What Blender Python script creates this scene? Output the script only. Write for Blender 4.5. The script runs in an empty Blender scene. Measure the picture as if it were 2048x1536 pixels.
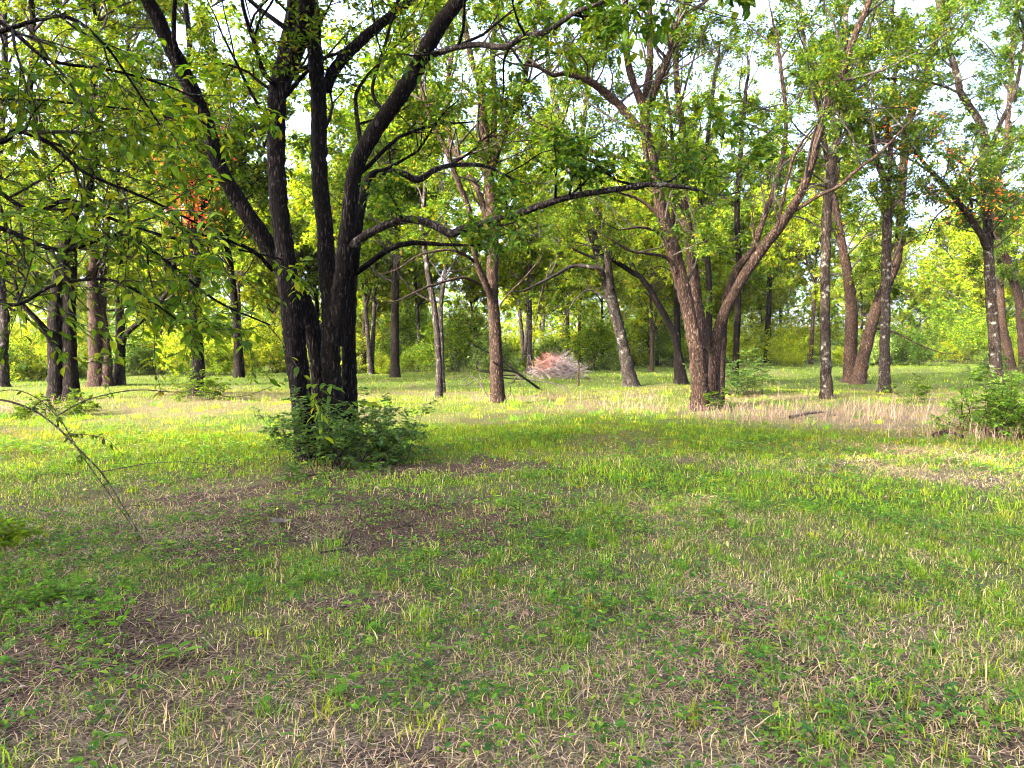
import bpy, math
import numpy as np
from mathutils import Vector, Matrix

# ------------------------------------------------------------------ camera, sky, sun, exposure
sc = bpy.context.scene
CAM_H, FPX, PITCH = 1.6, 1490.0, math.radians(-3.0)
cam = bpy.data.cameras.new('camera')
cam.sensor_width = 36.0
cam.lens = FPX / 2048 * 36.0
cam.clip_start, cam.clip_end = 0.05, 3000
camo = bpy.data.objects.new('camera', cam)
sc.collection.objects.link(camo)
camo.location = (0, 0, CAM_H)
camo.rotation_euler = (math.radians(90) + PITCH, 0, 0)
sc.camera = camo

SUN_EL, SUN_AZ = math.radians(27), math.radians(236)      # azimuth clockwise from +Y (sun behind and to the left)
SUN_DIR = Vector((math.sin(SUN_AZ) * math.cos(SUN_EL), math.cos(SUN_AZ) * math.cos(SUN_EL), math.sin(SUN_EL)))
world = bpy.data.worlds.new('World')
sc.world = world
world.use_nodes = True
wn = world.node_tree
bg = wn.nodes['Background']
sky = wn.nodes.new('ShaderNodeTexSky')
sky.sky_type = 'NISHITA'
sky.sun_disc = False
sky.sun_elevation = SUN_EL
sky.sun_rotation = SUN_AZ
sky.air_density = 0.35
sky.dust_density = 7.0
sky.ozone_density = 1.0
wn.links.new(sky.outputs[0], bg.inputs[0])
bg.inputs[1].default_value = 0.15
sl = bpy.data.lights.new('sun', 'SUN')
sl.energy = 2.0
sl.angle = math.radians(0.6)
sl.color = (1.0, 0.86, 0.62)
slo = bpy.data.objects.new('sun', sl)
sc.collection.objects.link(slo)
slo.rotation_euler = (-SUN_DIR).to_track_quat('-Z', 'Y').to_euler()
vs = sc.view_settings
vs.view_transform = 'Standard'
vs.look = 'None'
vs.exposure = 4.3
vs.gamma = 1.0
vs.use_curve_mapping = False
sc.cycles.use_denoising = True
sc.cycles.use_adaptive_sampling = True
sc.cycles.adaptive_threshold = 0.025
sc.cycles.filter_width = 1.1
sc.cycles.volume_bounces = 0
sc.cycles.max_bounces = 4
sc.cycles.diffuse_bounces = 3
sc.cycles.glossy_bounces = 2
sc.cycles.transmission_bounces = 4
sc.cycles.sample_clamp_indirect = 6.0

RNG = np.random.default_rng(7)
COL = sc.collection

# ------------------------------------------------------------------ helpers
_tab = np.random.default_rng(3).random((256, 256))
def vnoise(x, y, s=0):
    x = np.asarray(x, float) + s * 17.37; y = np.asarray(y, float) + s * 9.13
    xi = np.floor(x).astype(int); yi = np.floor(y).astype(int)
    fx = x - xi; fy = y - yi
    fx = fx * fx * (3 - 2 * fx); fy = fy * fy * (3 - 2 * fy)
    g = lambda a, b: _tab[a & 255, b & 255]
    return (g(xi, yi) * (1 - fx) + g(xi + 1, yi) * fx) * (1 - fy) + (g(xi, yi + 1) * (1 - fx) + g(xi + 1, yi + 1) * fx) * fy
def fbm(x, y, s=0, o=3):
    v = 0; a = .5; t = 0
    for k in range(o):
        v = v + a * vnoise(np.asarray(x) * 2 ** k, np.asarray(y) * 2 ** k, s + k); t += a; a *= .5
    return v / t
def hgt(x, y):
    return (fbm(np.asarray(x) * .18, np.asarray(y) * .18, 5) - .5) * .34 + (fbm(np.asarray(x) * .9, np.asarray(y) * .9, 8) - .5) * .07
cp, sp = math.cos(PITCH), math.sin(PITCH)
def pix(px, py, Y):
    """point of the place seen at photo pixel (px, py) and standing Y metres ahead"""
    a = (px - 1024) / FPX; b = (768 - py) / FPX
    d = np.array([a, cp - b * sp, sp + b * cp])
    t = Y / d[1]
    return np.array([0, 0, CAM_H]) + d * t
def gnd(px, py):
    a = (px - 1024) / FPX; b = (768 - py) / FPX
    d = np.array([a, cp - b * sp, sp + b * cp]); h = 0.0
    for _ in range(6):
        t = (h - CAM_H) / d[2]; h = float(hgt(a * t, d[1] * t))
    return np.array([a * t, d[1] * t, h])
def nrm(v):
    return v / np.maximum(np.linalg.norm(v, axis=-1, keepdims=True), 1e-9)

class Acc:
    def __init__(s): s.v = []; s.q = []; s.t = []; s.c = []; s.n = 0
    def add(s, v, q=None, t=None, c=(1, 1, 1)):
        v = np.asarray(v, np.float32).reshape(-1, 3)
        s.v.append(v)
        if q is not None and len(q): s.q.append(np.asarray(q, np.int64).reshape(-1, 4) + s.n)
        if t is not None and len(t): s.t.append(np.asarray(t, np.int64).reshape(-1, 3) + s.n)
        c = np.asarray(c, np.float32)
        if c.ndim == 1: c = np.broadcast_to(c, (len(v), 3))
        s.c.append(c); s.n += len(v)
    def mesh(s, name, mat, smooth=False, off=(0, 0, 0)):
        me = bpy.data.meshes.new(name)
        v = np.concatenate(s.v) - np.asarray(off, np.float32)
        q = np.concatenate(s.q) if s.q else np.zeros((0, 4), np.int64)
        t = np.concatenate(s.t) if s.t else np.zeros((0, 3), np.int64)
        me.vertices.add(len(v)); me.vertices.foreach_set('co', v.ravel().astype(np.float32))
        idx = np.concatenate([q.ravel(), t.ravel()]).astype(np.int32)
        me.loops.add(len(idx)); me.loops.foreach_set('vertex_index', idx)
        nf = len(q) + len(t)
        tot = np.concatenate([np.full(len(q), 4), np.full(len(t), 3)]).astype(np.int32)
        me.polygons.add(nf)
        me.polygons.foreach_set('loop_start', np.concatenate([[0], np.cumsum(tot)[:-1]]).astype(np.int32))
        me.polygons.foreach_set('loop_total', tot)
        me.polygons.foreach_set('use_smooth', np.full(nf, smooth))
        c = np.concatenate(s.c)
        at = me.attributes.new('col', 'FLOAT_COLOR', 'POINT')
        at.data.foreach_set('color', np.concatenate([c, np.ones((len(c), 1))], 1).astype(np.float32).ravel())
        me.materials.append(mat)
        me.update(calc_edges=True)
        return me
    def obj(s, name, mat, parent=None, smooth=False, off=(0, 0, 0)):
        if not s.n: return None
        o = bpy.data.objects.new(name, s.mesh(name, mat, smooth, off)); COL.objects.link(o)
        o.parent = parent
        if parent is None: o.location = off
        return o
def thing(name, label, cat, loc, group=None):
    o = bpy.data.objects.new(name, None); COL.objects.link(o)
    o.empty_display_size = .2
    o.location = loc; o['label'] = label; o['category'] = cat
    if group: o['group'] = group
    return o
def tag(o, label, cat=None, group=None, kind=None):
    o['label'] = label
    if cat: o['category'] = cat
    if group: o['group'] = group
    if kind: o['kind'] = kind
    return o

def smooth_line(P, W, n):
    """Catmull-Rom through the points, n samples"""
    P = np.asarray(P, float); W = np.asarray(W, float)
    Q = np.vstack([2 * P[0] - P[1], P, 2 * P[-1] - P[-2]])
    seg = np.linalg.norm(np.diff(P, axis=0), axis=1); cum = np.concatenate([[0], np.cumsum(seg)])
    u = np.linspace(0, cum[-1], n)
    i = np.clip(np.searchsorted(cum, u, 'right') - 1, 0, len(seg) - 1)
    t = ((u - cum[i]) / np.maximum(seg[i], 1e-6))[:, None]
    a, b, c, d = Q[i], Q[i + 1], Q[i + 2], Q[i + 3]
    out = .5 * (2 * b + (c - a) * t + (2 * a - 5 * b + 4 * c - d) * t ** 2 + (3 * b - a - 3 * c + d) * t ** 3)
    return out, np.interp(u, cum, W)
def tubes(acc, P, R, sides, rough=0., seed=0, cap=True, col=(1, 1, 1)):
    """P (M,n,3) lines, R (M,n) radii -> M tubes"""
    P = np.asarray(P, float); R = np.asarray(R, float)
    if P.ndim == 2: P = P[None]; R = R[None]
    M, n, _ = P.shape
    if M == 0: return
    T = nrm(np.gradient(P, axis=1))
    ax = nrm(P[:, -1] - P[:, 0])
    ref = np.where(np.abs(ax[:, 2:3]) > .8, np.array([[1., .13, 0]]), np.array([[0., .0, 1]]))
    ref = nrm(ref - (ref * ax).sum(1, keepdims=True) * ax)
    N = nrm(ref[:, None] - (ref[:, None] * T).sum(2, keepdims=True) * T)
    B = np.cross(T, N)
    an = np.arange(sides) / sides * 2 * math.pi
    rr = R[:, :, None] * np.ones(sides)
    if rough:
        arc = np.concatenate([np.zeros((M, 1)), np.cumsum(np.linalg.norm(np.diff(P, axis=1), axis=2), axis=1)], 1)
        k = np.arange(M)[:, None, None] * 13.1 + seed * 7.7
        # buttress-like fluting plus bark ridges
        f1 = vnoise(np.cos(an)[None, None] * 1.6 + k, np.sin(an)[None, None] * 1.6 + arc[:, :, None] * .9, 1) - .5
        f2 = vnoise(np.cos(an)[None, None] * 5 + k, np.sin(an)[None, None] * 5 + arc[:, :, None] * 4, 2) - .5
        rr = rr * (1 + rough * 2.2 * f1 + rough * 1.3 * f2)
    V = P[:, :, None] + rr[..., None] * (np.cos(an)[None, None, :, None] * N[:, :, None] + np.sin(an)[None, None, :, None] * B[:, :, None])
    m, i, j = np.meshgrid(np.arange(M), np.arange(n - 1), np.arange(sides), indexing='ij')
    b0 = m * n * sides + i * sides
    q = np.stack([b0 + j, b0 + (j + 1) % sides, b0 + sides + (j + 1) % sides, b0 + sides + j], -1)
    acc.add(V, q=q, c=col)
    if cap:
        tip = P[:, -1] + T[:, -1] * R[:, -1:] * .8
        last = V[:, -1]
        vv = np.concatenate([last, tip[:, None]], 1)
        mm, jj = np.meshgrid(np.arange(M), np.arange(sides), indexing='ij')
        b1 = mm * (sides + 1)
        acc.add(vv, t=np.stack([b1 + jj, b1 + (jj + 1) % sides, b1 + sides], -1), c=col)

LEAF_Q = np.array([(0, 0, 0), (.42, .25, .07), (1, 0, -.08), (.42, -.25, .07)])
LEAF_H = np.array([(0, 0, 0), (.24, .2, .07), (.6, .2, .04), (1, 0, -.14), (.6, -.2, .04), (.24, -.2, .07), (.46, 0, 0)])
def leaves(acc, C, D, N, S, col, kind='q'):
    n = len(C)
    if n == 0: return
    D = nrm(D); N = nrm(N - (N * D).sum(1, keepdims=True) * D); B = np.cross(N, D)
    L = LEAF_Q if kind == 'q' else LEAF_H
    V = C[:, None] + S[:, None, None] * (L[None, :, 0:1] * D[:, None] + L[None, :, 1:2] * B[:, None] + L[None, :, 2:3] * N[:, None])
    k = len(L); b = (np.arange(n) * k)[:, None]
    c = np.repeat(col, k, axis=0)
    if kind == 'q':
        t = np.concatenate([b + np.array([[0, 2, 1]]), b + np.array([[0, 3, 2]])], 1)
        acc.add(V, t=t, c=c)
    else:
        t = np.concatenate([b + np.array([[0, 6, 1]]), b + np.array([[0, 5, 6]])], 1)
        q = np.concatenate([b + np.array([[1, 6, 3, 2]]), b + np.array([[6, 5, 4, 3]])], 1)
        acc.add(V, q=q, t=t, c=c)
def palette(rng, n, cols, w, jit=.25):
    cols = np.array(cols); w = np.array(w, float); w /= w.sum()
    c = cols[rng.choice(len(cols), n, p=w)]
    return np.clip(c * (1 + (rng.random((n, 1)) - .5) * 2 * jit) * (1 + (rng.random((n, 3)) - .5) * .2), 0, 1)

# ------------------------------------------------------------------ materials
def new_mat(name):
    m = bpy.data.materials.new(name); m.use_nodes = True
    nt = m.node_tree; nt.nodes.clear()
    out = nt.nodes.new('ShaderNodeOutputMaterial')
    return m, nt, out
def N_(nt, t, **kw):
    n = nt.nodes.new(t)
    for k, v in kw.items():
        if hasattr(n, k): setattr(n, k, v)
        else: n.inputs[k].default_value = v
    return n
def leaf_mat(name, trans=.45, rough=.45, tint=(1.25, 1.15, .45), spec=.35):
    m, nt, out = new_mat(name)
    at = N_(nt, 'ShaderNodeAttribute', attribute_name='col')
    pr = N_(nt, 'ShaderNodeBsdfPrincipled'); pr.inputs['Roughness'].default_value = rough
    pr.inputs['Specular IOR Level'].default_value = spec
    tr = N_(nt, 'ShaderNodeBsdfTranslucent')
    mu = N_(nt, 'ShaderNodeMix', data_type='RGBA', blend_type='MULTIPLY'); mu.inputs[0].default_value = 1
    mu.inputs[7].default_value = (*tint, 1)
    mx = N_(nt, 'ShaderNodeMixShader'); mx.inputs[0].default_value = trans
    nt.links.new(at.outputs['Color'], pr.inputs['Base Color'])
    nt.links.new(at.outputs['Color'], mu.inputs[6]); nt.links.new(mu.outputs[2], tr.inputs['Color'])
    nt.links.new(pr.outputs[0], mx.inputs[1]); nt.links.new(tr.outputs[0], mx.inputs[2]); nt.links.new(mx.outputs[0], out.inputs[0])
    return m
def bark_mat(name, dark, mid, light, scale=1., flakes=.5, lichen=None, bump=.7):
    m, nt, out = new_mat(name)
    tc = N_(nt, 'ShaderNodeTexCoord')
    mp = N_(nt, 'ShaderNodeMapping'); mp.inputs['Scale'].default_value = (scale, scale, scale * .22)
    nt.links.new(tc.outputs['Object'], mp.inputs[0])
    vo = N_(nt, 'ShaderNodeTexVoronoi', feature='DISTANCE_TO_EDGE'); vo.inputs['Scale'].default_value = 38
    no = N_(nt, 'ShaderNodeTexNoise'); no.inputs['Scale'].default_value = 30; no.inputs['Detail'].default_value = 5
    n2 = N_(nt, 'ShaderNodeTexNoise'); n2.inputs['Scale'].default_value = 55; n2.inputs['Detail'].default_value = 2
    n3 = N_(nt, 'ShaderNodeTexNoise'); n3.inputs['Scale'].default_value = 3.5; n3.inputs['Detail'].default_value = 4
    ad = N_(nt, 'ShaderNodeVectorMath', operation='MULTIPLY_ADD'); ad.inputs[1].default_value = (.04,) * 3
    nt.links.new(mp.outputs[0], no.inputs['Vector']); nt.links.new(no.outputs['Color'], ad.inputs[0]); nt.links.new(mp.outputs[0], ad.inputs[2])
    nt.links.new(ad.outputs[0], vo.inputs['Vector']); nt.links.new(mp.outputs[0], n2.inputs['Vector']); nt.links.new(tc.outputs['Object'], n3.inputs['Vector'])
    r1 = N_(nt, 'ShaderNodeValToRGB'); r1.color_ramp.elements[0].color = (*dark, 1); r1.color_ramp.elements[1].color = (*mid, 1)
    r1.color_ramp.elements[0].position = .04; r1.color_ramp.elements[1].position = .34
    nt.links.new(vo.outputs['Distance'], r1.inputs[0])
    r2 = N_(nt, 'ShaderNodeValToRGB'); r2.color_ramp.elements[0].position = .66 - .14 * flakes; r2.color_ramp.elements[1].position = .76 - .1 * flakes
    nt.links.new(n2.outputs[0], r2.inputs[0])
    mx = N_(nt, 'ShaderNodeMix', data_type='RGBA'); mx.inputs[7].default_value = (*light, 1)
    nt.links.new(r2.outputs[0], mx.inputs[0]); nt.links.new(r1.outputs[0], mx.inputs[6])
    last = mx.outputs[2]
    mv = N_(nt, 'ShaderNodeMix', data_type='RGBA', blend_type='MULTIPLY'); mv.inputs[0].default_value = .7
    r3 = N_(nt, 'ShaderNodeValToRGB'); r3.color_ramp.elements[0].position = .3; r3.color_ramp.elements[0].color = (.55, .5, .46, 1); r3.color_ramp.elements[1].position = .7
    nt.links.new(n3.outputs[0], r3.inputs[0]); nt.links.new(last, mv.inputs[6]); nt.links.new(r3.outputs[0], mv.inputs[7]); last = mv.outputs[2]
    if lichen:
        n4 = N_(nt, 'ShaderNodeTexNoise'); n4.inputs['Scale'].default_value = 5; n4.inputs['Detail'].default_value = 5; n4.inputs['Roughness'].default_value = .65
        nt.links.new(tc.outputs['Object'], n4.inputs['Vector'])
        r4 = N_(nt, 'ShaderNodeValToRGB'); r4.color_ramp.elements[0].position = lichen[1]; r4.color_ramp.elements[1].position = lichen[1] + .09
        nt.links.new(n4.outputs[0], r4.inputs[0])
        ml = N_(nt, 'ShaderNodeMix', data_type='RGBA'); ml.inputs[7].default_value = (*lichen[0], 1)
        nt.links.new(r4.outputs[0], ml.inputs[0]); nt.links.new(last, ml.inputs[6]); last = ml.outputs[2]
    pr = N_(nt, 'ShaderNodeBsdfPrincipled'); pr.inputs['Roughness'].default_value = .9; pr.inputs['Specular IOR Level'].default_value = .05
    bu = N_(nt, 'ShaderNodeBump'); bu.inputs['Strength'].default_value = bump; bu.inputs['Distance'].default_value = .03
    nt.links.new(vo.outputs['Distance'], bu.inputs['Height'])
    nt.links.new(last, pr.inputs['Base Color']); nt.links.new(bu.outputs[0], pr.inputs['Normal']); nt.links.new(pr.outputs[0], out.inputs[0])
    return m
M_LEAF = leaf_mat('foliage', trans=.55, rough=.6, spec=.08)
M_GRASS = leaf_mat('grass_blades', trans=.38, rough=.8, tint=(1.15, 1.1, .4), spec=.04)
M_DRY = leaf_mat('dry_stems', trans=.2, rough=.8, tint=(1, .95, .8), spec=.03)
M_BARK = bark_mat('dark_furrowed_bark', (.0017, .0014, .0013), (.0078, .0057, .0051), (.042, .034, .031), .7, .45, None, 1.)
M_BROWN = bark_mat('brown_bark', (.007, .0047, .0037), (.041, .026, .0195), (.10, .073, .058), .8, .5, None, .9)
M_GREY = bark_mat('grey_bark', (.0065, .0055, .005), (.030, .025, .023), (.085, .078, .072), .8, .5, ((.085, .085, .073), .58), .8)
M_LICH = bark_mat('lichen_bark', (.008, .006, .005), (.034, .026, .021), (.08, .07, .058), .8, .4, ((.10, .10, .083), .57), .8)
M_TWIG = bark_mat('twig_bark', (.014, .012, .011), (.040, .034, .031), (.12, .11, .10), 1.2, .5, None, .1)
M_GSTEM = bark_mat('green_stem', (.06, .07, .02), (.10, .12, .03), (.14, .15, .05), 1, .3, None, .05)
M_CANE = bark_mat('cane_bark', (.03, .026, .02), (.09, .078, .06), (.16, .15, .12), 1.2, .5, None, .1)
M_PALE = bark_mat('bleached_wood', (.08, .068, .066), (.19, .165, .168), (.28, .25, .26), 1.2, .6, None, .1)

# ------------------------------------------------------------------ ground
def fields(x, y):
    """bare soil, lush green and dry straw cover of the ground, 0..1"""
    n1 = fbm(x * .55, y * .55, 11); n2 = fbm(x * 1.7, y * 1.7, 21); n3 = fbm(x * .3, y * .3, 31)
    def blob(cx, cy, rx, ry): return np.exp(-(((x - cx) / rx) ** 2 + ((y - cy) / ry) ** 2))
    bare = 2.3 * blob(-1.6, 6.5, 1.7, 1.1) + 1.5 * blob(-2.2, 3.9, 1.3, .7) + 1.0 * blob(-.6, 8.9, 2.0, .8) + .6 * blob(.2, 3.4, .6, .4) + .5 * blob(-2.0, 9.0, 2.0, 1.0)
    bare = np.clip(bare + (n2 - .5) * 3.0 + (n1 - .5) * 1.8 + (fbm(x * 5, y * 5, 27) - .5) * 2.0 - .12 - np.clip((y - 9.5) / 4, 0, 1) * .7, 0, 1)
    lush = 1.0 * blob(3.4, 7.2, 2.6, 1.6) + .8 * blob(1.4, 8.6, 2.6, 1.0) + .7 * blob(-.6, 8.3, 1.0, .5) + .5 * blob(2.0, 4.6, 1.4, .8) + .6 * blob(-5, 13, 6, 4) + .6 * blob(2, 14.5, 4, 2) + .8 * np.clip((y - 26) / 6, 0, 1) + .3 * np.clip((y - 9) / 2, 0, 1)
    lush = np.clip(.12 - .6 * np.clip(bare, 0, 1) + lush + (n1 - .5) * 2.2 + (n2 - .5) * 1.2, 0, 1)
    dry = 1.0 * blob(7.8, 16.0, 3.6, 2.8) + .8 * blob(4.2, 9.3, 2.0, .8) + .65 * np.clip((4.9 - y) / 1.6, 0, 1) + .6 * blob(6, 11.5, 2.5, 1.2) + .25 * blob(-.2, 20.5, 3.0, 1.0) + .6 * blob(-3.5, 5.5, 1.2, 1.5)
    dry = np.clip(dry + (n3 - .5) * 1.2 + (n2 - .5) * 1.2 - .3 * np.clip((y - 9.5) / 2, 0, 1) * (x < 3), 0, 1) * (1 - .55 * lush)
    return bare, lush, dry
def axis(lo, hi, fine_lo, fine_hi, step):
    f = np.arange(fine_lo, fine_hi + 1e-6, step); out = [f]
    a = []; p = fine_hi; s = step
    while p < hi: s *= 1.22; p += s; a.append(p)
    b = []; p = fine_lo; s = step
    while p > lo: s *= 1.22; p -= s; b.append(p)
    return np.concatenate([b[::-1], f, a])
gx = axis(-900, 900, -14, 14, .19); gy = axis(-300, 1500, 2, 20, .17)
X, Y = np.meshgrid(gx, gy, indexing='ij')
Z = hgt(X, Y) * np.clip(1 - (np.abs(Y) - 150) / 200, 0, 1)
acc = Acc(); nx, ny = X.shape
i, j = np.meshgrid(np.arange(nx - 1), np.arange(ny - 1), indexing='ij'); b0 = i * ny + j
b_, l_, d_ = fields(X, Y)
acc.add(np.stack([X, Y, Z], -1), q=np.stack([b0, b0 + ny, b0 + ny + 1, b0 + 1], -1), c=np.stack([b_, l_, d_], -1).reshape(-1, 3))
m, nt, out = new_mat('meadow_soil')
at = N_(nt, 'ShaderNodeAttribute', attribute_name='col'); sx = N_(nt, 'ShaderNodeSeparateColor')
nt.links.new(at.outputs['Color'], sx.inputs[0])
tc = N_(nt, 'ShaderNodeTexCoord')
na = N_(nt, 'ShaderNodeTexNoise'); na.inputs['Scale'].default_value = 14; na.inputs['Detail'].default_value = 7; na.inputs['Roughness'].default_value = .7
nb = N_(nt, 'ShaderNodeTexNoise'); nb.inputs['Scale'].default_value = 60; nb.inputs['Detail'].default_value = 4
for n in (na, nb): nt.links.new(tc.outputs['Object'], n.inputs['Vector'])
def ramp(src, p0, c0, p1, c1):
    r = N_(nt, 'ShaderNodeValToRGB'); e = r.color_ramp.elements
    e[0].position = p0; e[0].color = (*c0, 1); e[1].position = p1; e[1].color = (*c1, 1)
    nt.links.new(src, r.inputs[0]); return r.outputs[0]
def mixc(f, a, b):
    x = N_(nt, 'ShaderNodeMix', data_type='RGBA')
    nt.links.new(f, x.inputs[0]); nt.links.new(a, x.inputs[6]); nt.links.new(b, x.inputs[7]); return x.outputs[2]
soil = ramp(nb.outputs[0], .38, (.012, .008, .006), .66, (.10, .068, .05))
straw = ramp(nb.outputs[0], .3, (.05, .036, .026), .72, (.19, .15, .105))
green = ramp(na.outputs[0], .3, (.018, .028, .006), .7, (.055, .085, .014))
c1 = mixc(sx.outputs[1], ramp(nb.outputs[0], .3, (.030, .028, .015), .7, (.10, .085, .05)), green)
c2 = mixc(sx.outputs[2], c1, straw); c3 = mixc(sx.outputs[0], c2, soil)
pr = N_(nt, 'ShaderNodeBsdfPrincipled'); pr.inputs['Roughness'].default_value = .95; pr.inputs['Specular IOR Level'].default_value = .03
bu = N_(nt, 'ShaderNodeBump'); bu.inputs['Strength'].default_value = 1.; bu.inputs['Distance'].default_value = .04
nt.links.new(nb.outputs[0], bu.inputs['Height']); nt.links.new(bu.outputs[0], pr.inputs['Normal'])
nt.links.new(c3, pr.inputs['Base Color']); nt.links.new(pr.outputs[0], out.inputs[0])
ground = acc.obj('ground', m, None, True)
tag(ground, 'uneven meadow ground of soil, thatch and short turf', kind='structure')

# ------------------------------------------------------------------ tree growing
GREENS = [(.033, .075, .006), (.060, .102, .006), (.018, .045, .007), (.105, .130, .006), (.17, .125, .010)]
def rot_about(v, k, a):
    k = nrm(k); a = a[:, None]
    return v * np.cos(a) + np.cross(k, v) * np.sin(a) + k * (k * v).sum(1, keepdims=True) * (1 - np.cos(a))
def walk(rng, O, D, L, n, wig, up):
    """M wandering lines from O along D, length L, n points"""
    M = len(O); P = np.zeros((M, n, 3)); P[:, 0] = O; d = nrm(D)
    for k in range(1, n):
        d = nrm(d + rng.normal(0, wig, (M, 3)) + np.array([0, 0, 1.]) * up)
        P[:, k] = P[:, k - 1] + d * (L / (n - 1))[:, None]
    return P
def offshoots(rng, P, R, per, f0, ang, ratio, n, wig, up, lmin=.12):
    M, m, _ = P.shape
    L = np.linalg.norm(np.diff(P, axis=1), axis=2).sum(1)
    idx = np.repeat(np.arange(M), per); K = len(idx)
    f = f0 + (1 - f0) * rng.random(K) ** .8
    u = f * (m - 1); a = np.minimum(u.astype(int), m - 2); t = (u - a)[:, None]
    O = P[idx, a] * (1 - t) + P[idx, a + 1] * t; T = nrm(P[idx, a + 1] - P[idx, a])
    r = R[idx, a] * (1 - t[:, 0]) + R[idx, a + 1] * t[:, 0]
    side = nrm(np.cross(T, rng.normal(0, 1, (K, 3))))
    D = rot_about(T, side, rng.uniform(ang[0], ang[1], K))
    LL = np.maximum(L[idx] * ratio * rng.uniform(.6, 1.3, K) * (1.15 - .6 * f), lmin)
    Q = walk(rng, O, D, LL, n, wig, up)
    r0 = np.minimum(r * .7, .004 + LL * .011)
    return Q, r0[:, None] * np.linspace(1, .35, n)
def leaf_out(rng, acc, P, per, size, pal, kind='q', droop=.25, clump=.05):
    M, m, _ = P.shape
    idx = np.repeat(np.arange(M), per); K = len(idx)
    u = (.1 + .9 * rng.random(K)) * (m - 1); a = np.minimum(u.astype(int), m - 2); t = (u - a)[:, None]
    C = P[idx, a] * (1 - t) + P[idx, a + 1] * t + rng.normal(0, clump, (K, 3))
    T = nrm(P[idx, a + 1] - P[idx, a])
    D = nrm(T * .5 + rng.normal(0, .7, (K, 3)) * np.array([1, 1, .5]) - np.array([0, 0, droop]))
    Nn = nrm(rng.normal(0, .55, (K, 3)) + np.array([0, 0, 1.]))
    S = size * rng.uniform(.65, 1.3, K)
    # colour drifts from twig to twig, as on a real tree
    tw = (rng.random((M, 1)) - .5)[idx] * .45
    leaves(acc, C, D, Nn, S, np.clip(palette(rng, K, *pal) * (1 + tw), 0, 1), kind)
def crown_from(rng, lines, zmin, nb, blen, k2, k3, per, size, pal, tw_acc, lf_acc, kind='q', bare=.12, zfull=None, l1_up=.04, elev=(.1, .95)):
    """lines: list of (P,R). Grow limbs, twigs and leaves."""
    w = []; pts = []
    for li, (P, R) in enumerate(lines):
        ok = (P[:, 2] > zmin) & (R > .006)
        for k in np.nonzero(ok)[0]:
            if k < len(P) - 1: pts.append((li, k)); w.append(np.linalg.norm(P[k + 1] - P[k]) * (.5 + min(1, (P[k, 2] - zmin) / 3)))
    if not pts: return
    w = np.array(w); ch = rng.choice(len(pts), nb, p=w / w.sum())
    O = []; D = []; L = []; r0 = []
    for c in ch:
        li, k = pts[c]; P, R = lines[li]
        T = nrm(P[k + 1] - P[k]); az = rng.uniform(0, 2 * math.pi); e = rng.uniform(*elev)
        h = np.array([math.cos(az), math.sin(az), 0])
        d = nrm(h * math.cos(e) + np.array([0, 0, math.sin(e)]) + T * .35)
        O.append(P[k]); D.append(d); L.append(blen * rng.uniform(.45, 1.2)); r0.append(min(R[k] * .6, .012 + .012 * L[-1]))
    O = np.array(O); D = np.array(D); L = np.array(L); r0 = np.array(r0)
    P1 = walk(rng, O, D, L, 8, .17, l1_up); R1 = r0[:, None] * np.linspace(1, .3, 8)
    tubes(tw_acc, P1, R1, 5)
    P2, R2 = offshoots(rng, P1, R1, k2, .25, (.5, 1.1), .42, 5, .2, .03); tubes(tw_acc, P2[:, ::2], R2[:, ::2], 3, cap=False)
    P3, R3 = offshoots(rng, P2, R2, k3, .2, (.4, 1.0), .5, 3, .22, -.02, .2); tubes(tw_acc, P3[::2, ::2], R3[::2, ::2], 3, cap=False)
    keep = rng.random(len(P3)) > bare
    leaf_out(rng, lf_acc, P3[keep], per, size, pal, kind)
    leaf_out(rng, lf_acc, P2[rng.random(len(P2)) > bare], max(2, per // 2), size, pal, kind)

def extend(P, R, rng, length, n=7):
    d = nrm(P[-1] - P[-3]); st = length / n; pts = []; p = P[-1]
    for k in range(n):
        d = nrm(d + rng.normal(0, .12, 3) + np.array([0, 0, .10])); p = p + d * st; pts.append(p)
    return np.vstack([P, pts]), np.concatenate([R, np.linspace(R[-1] * .92, R[-1] * .22, n)])

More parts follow.
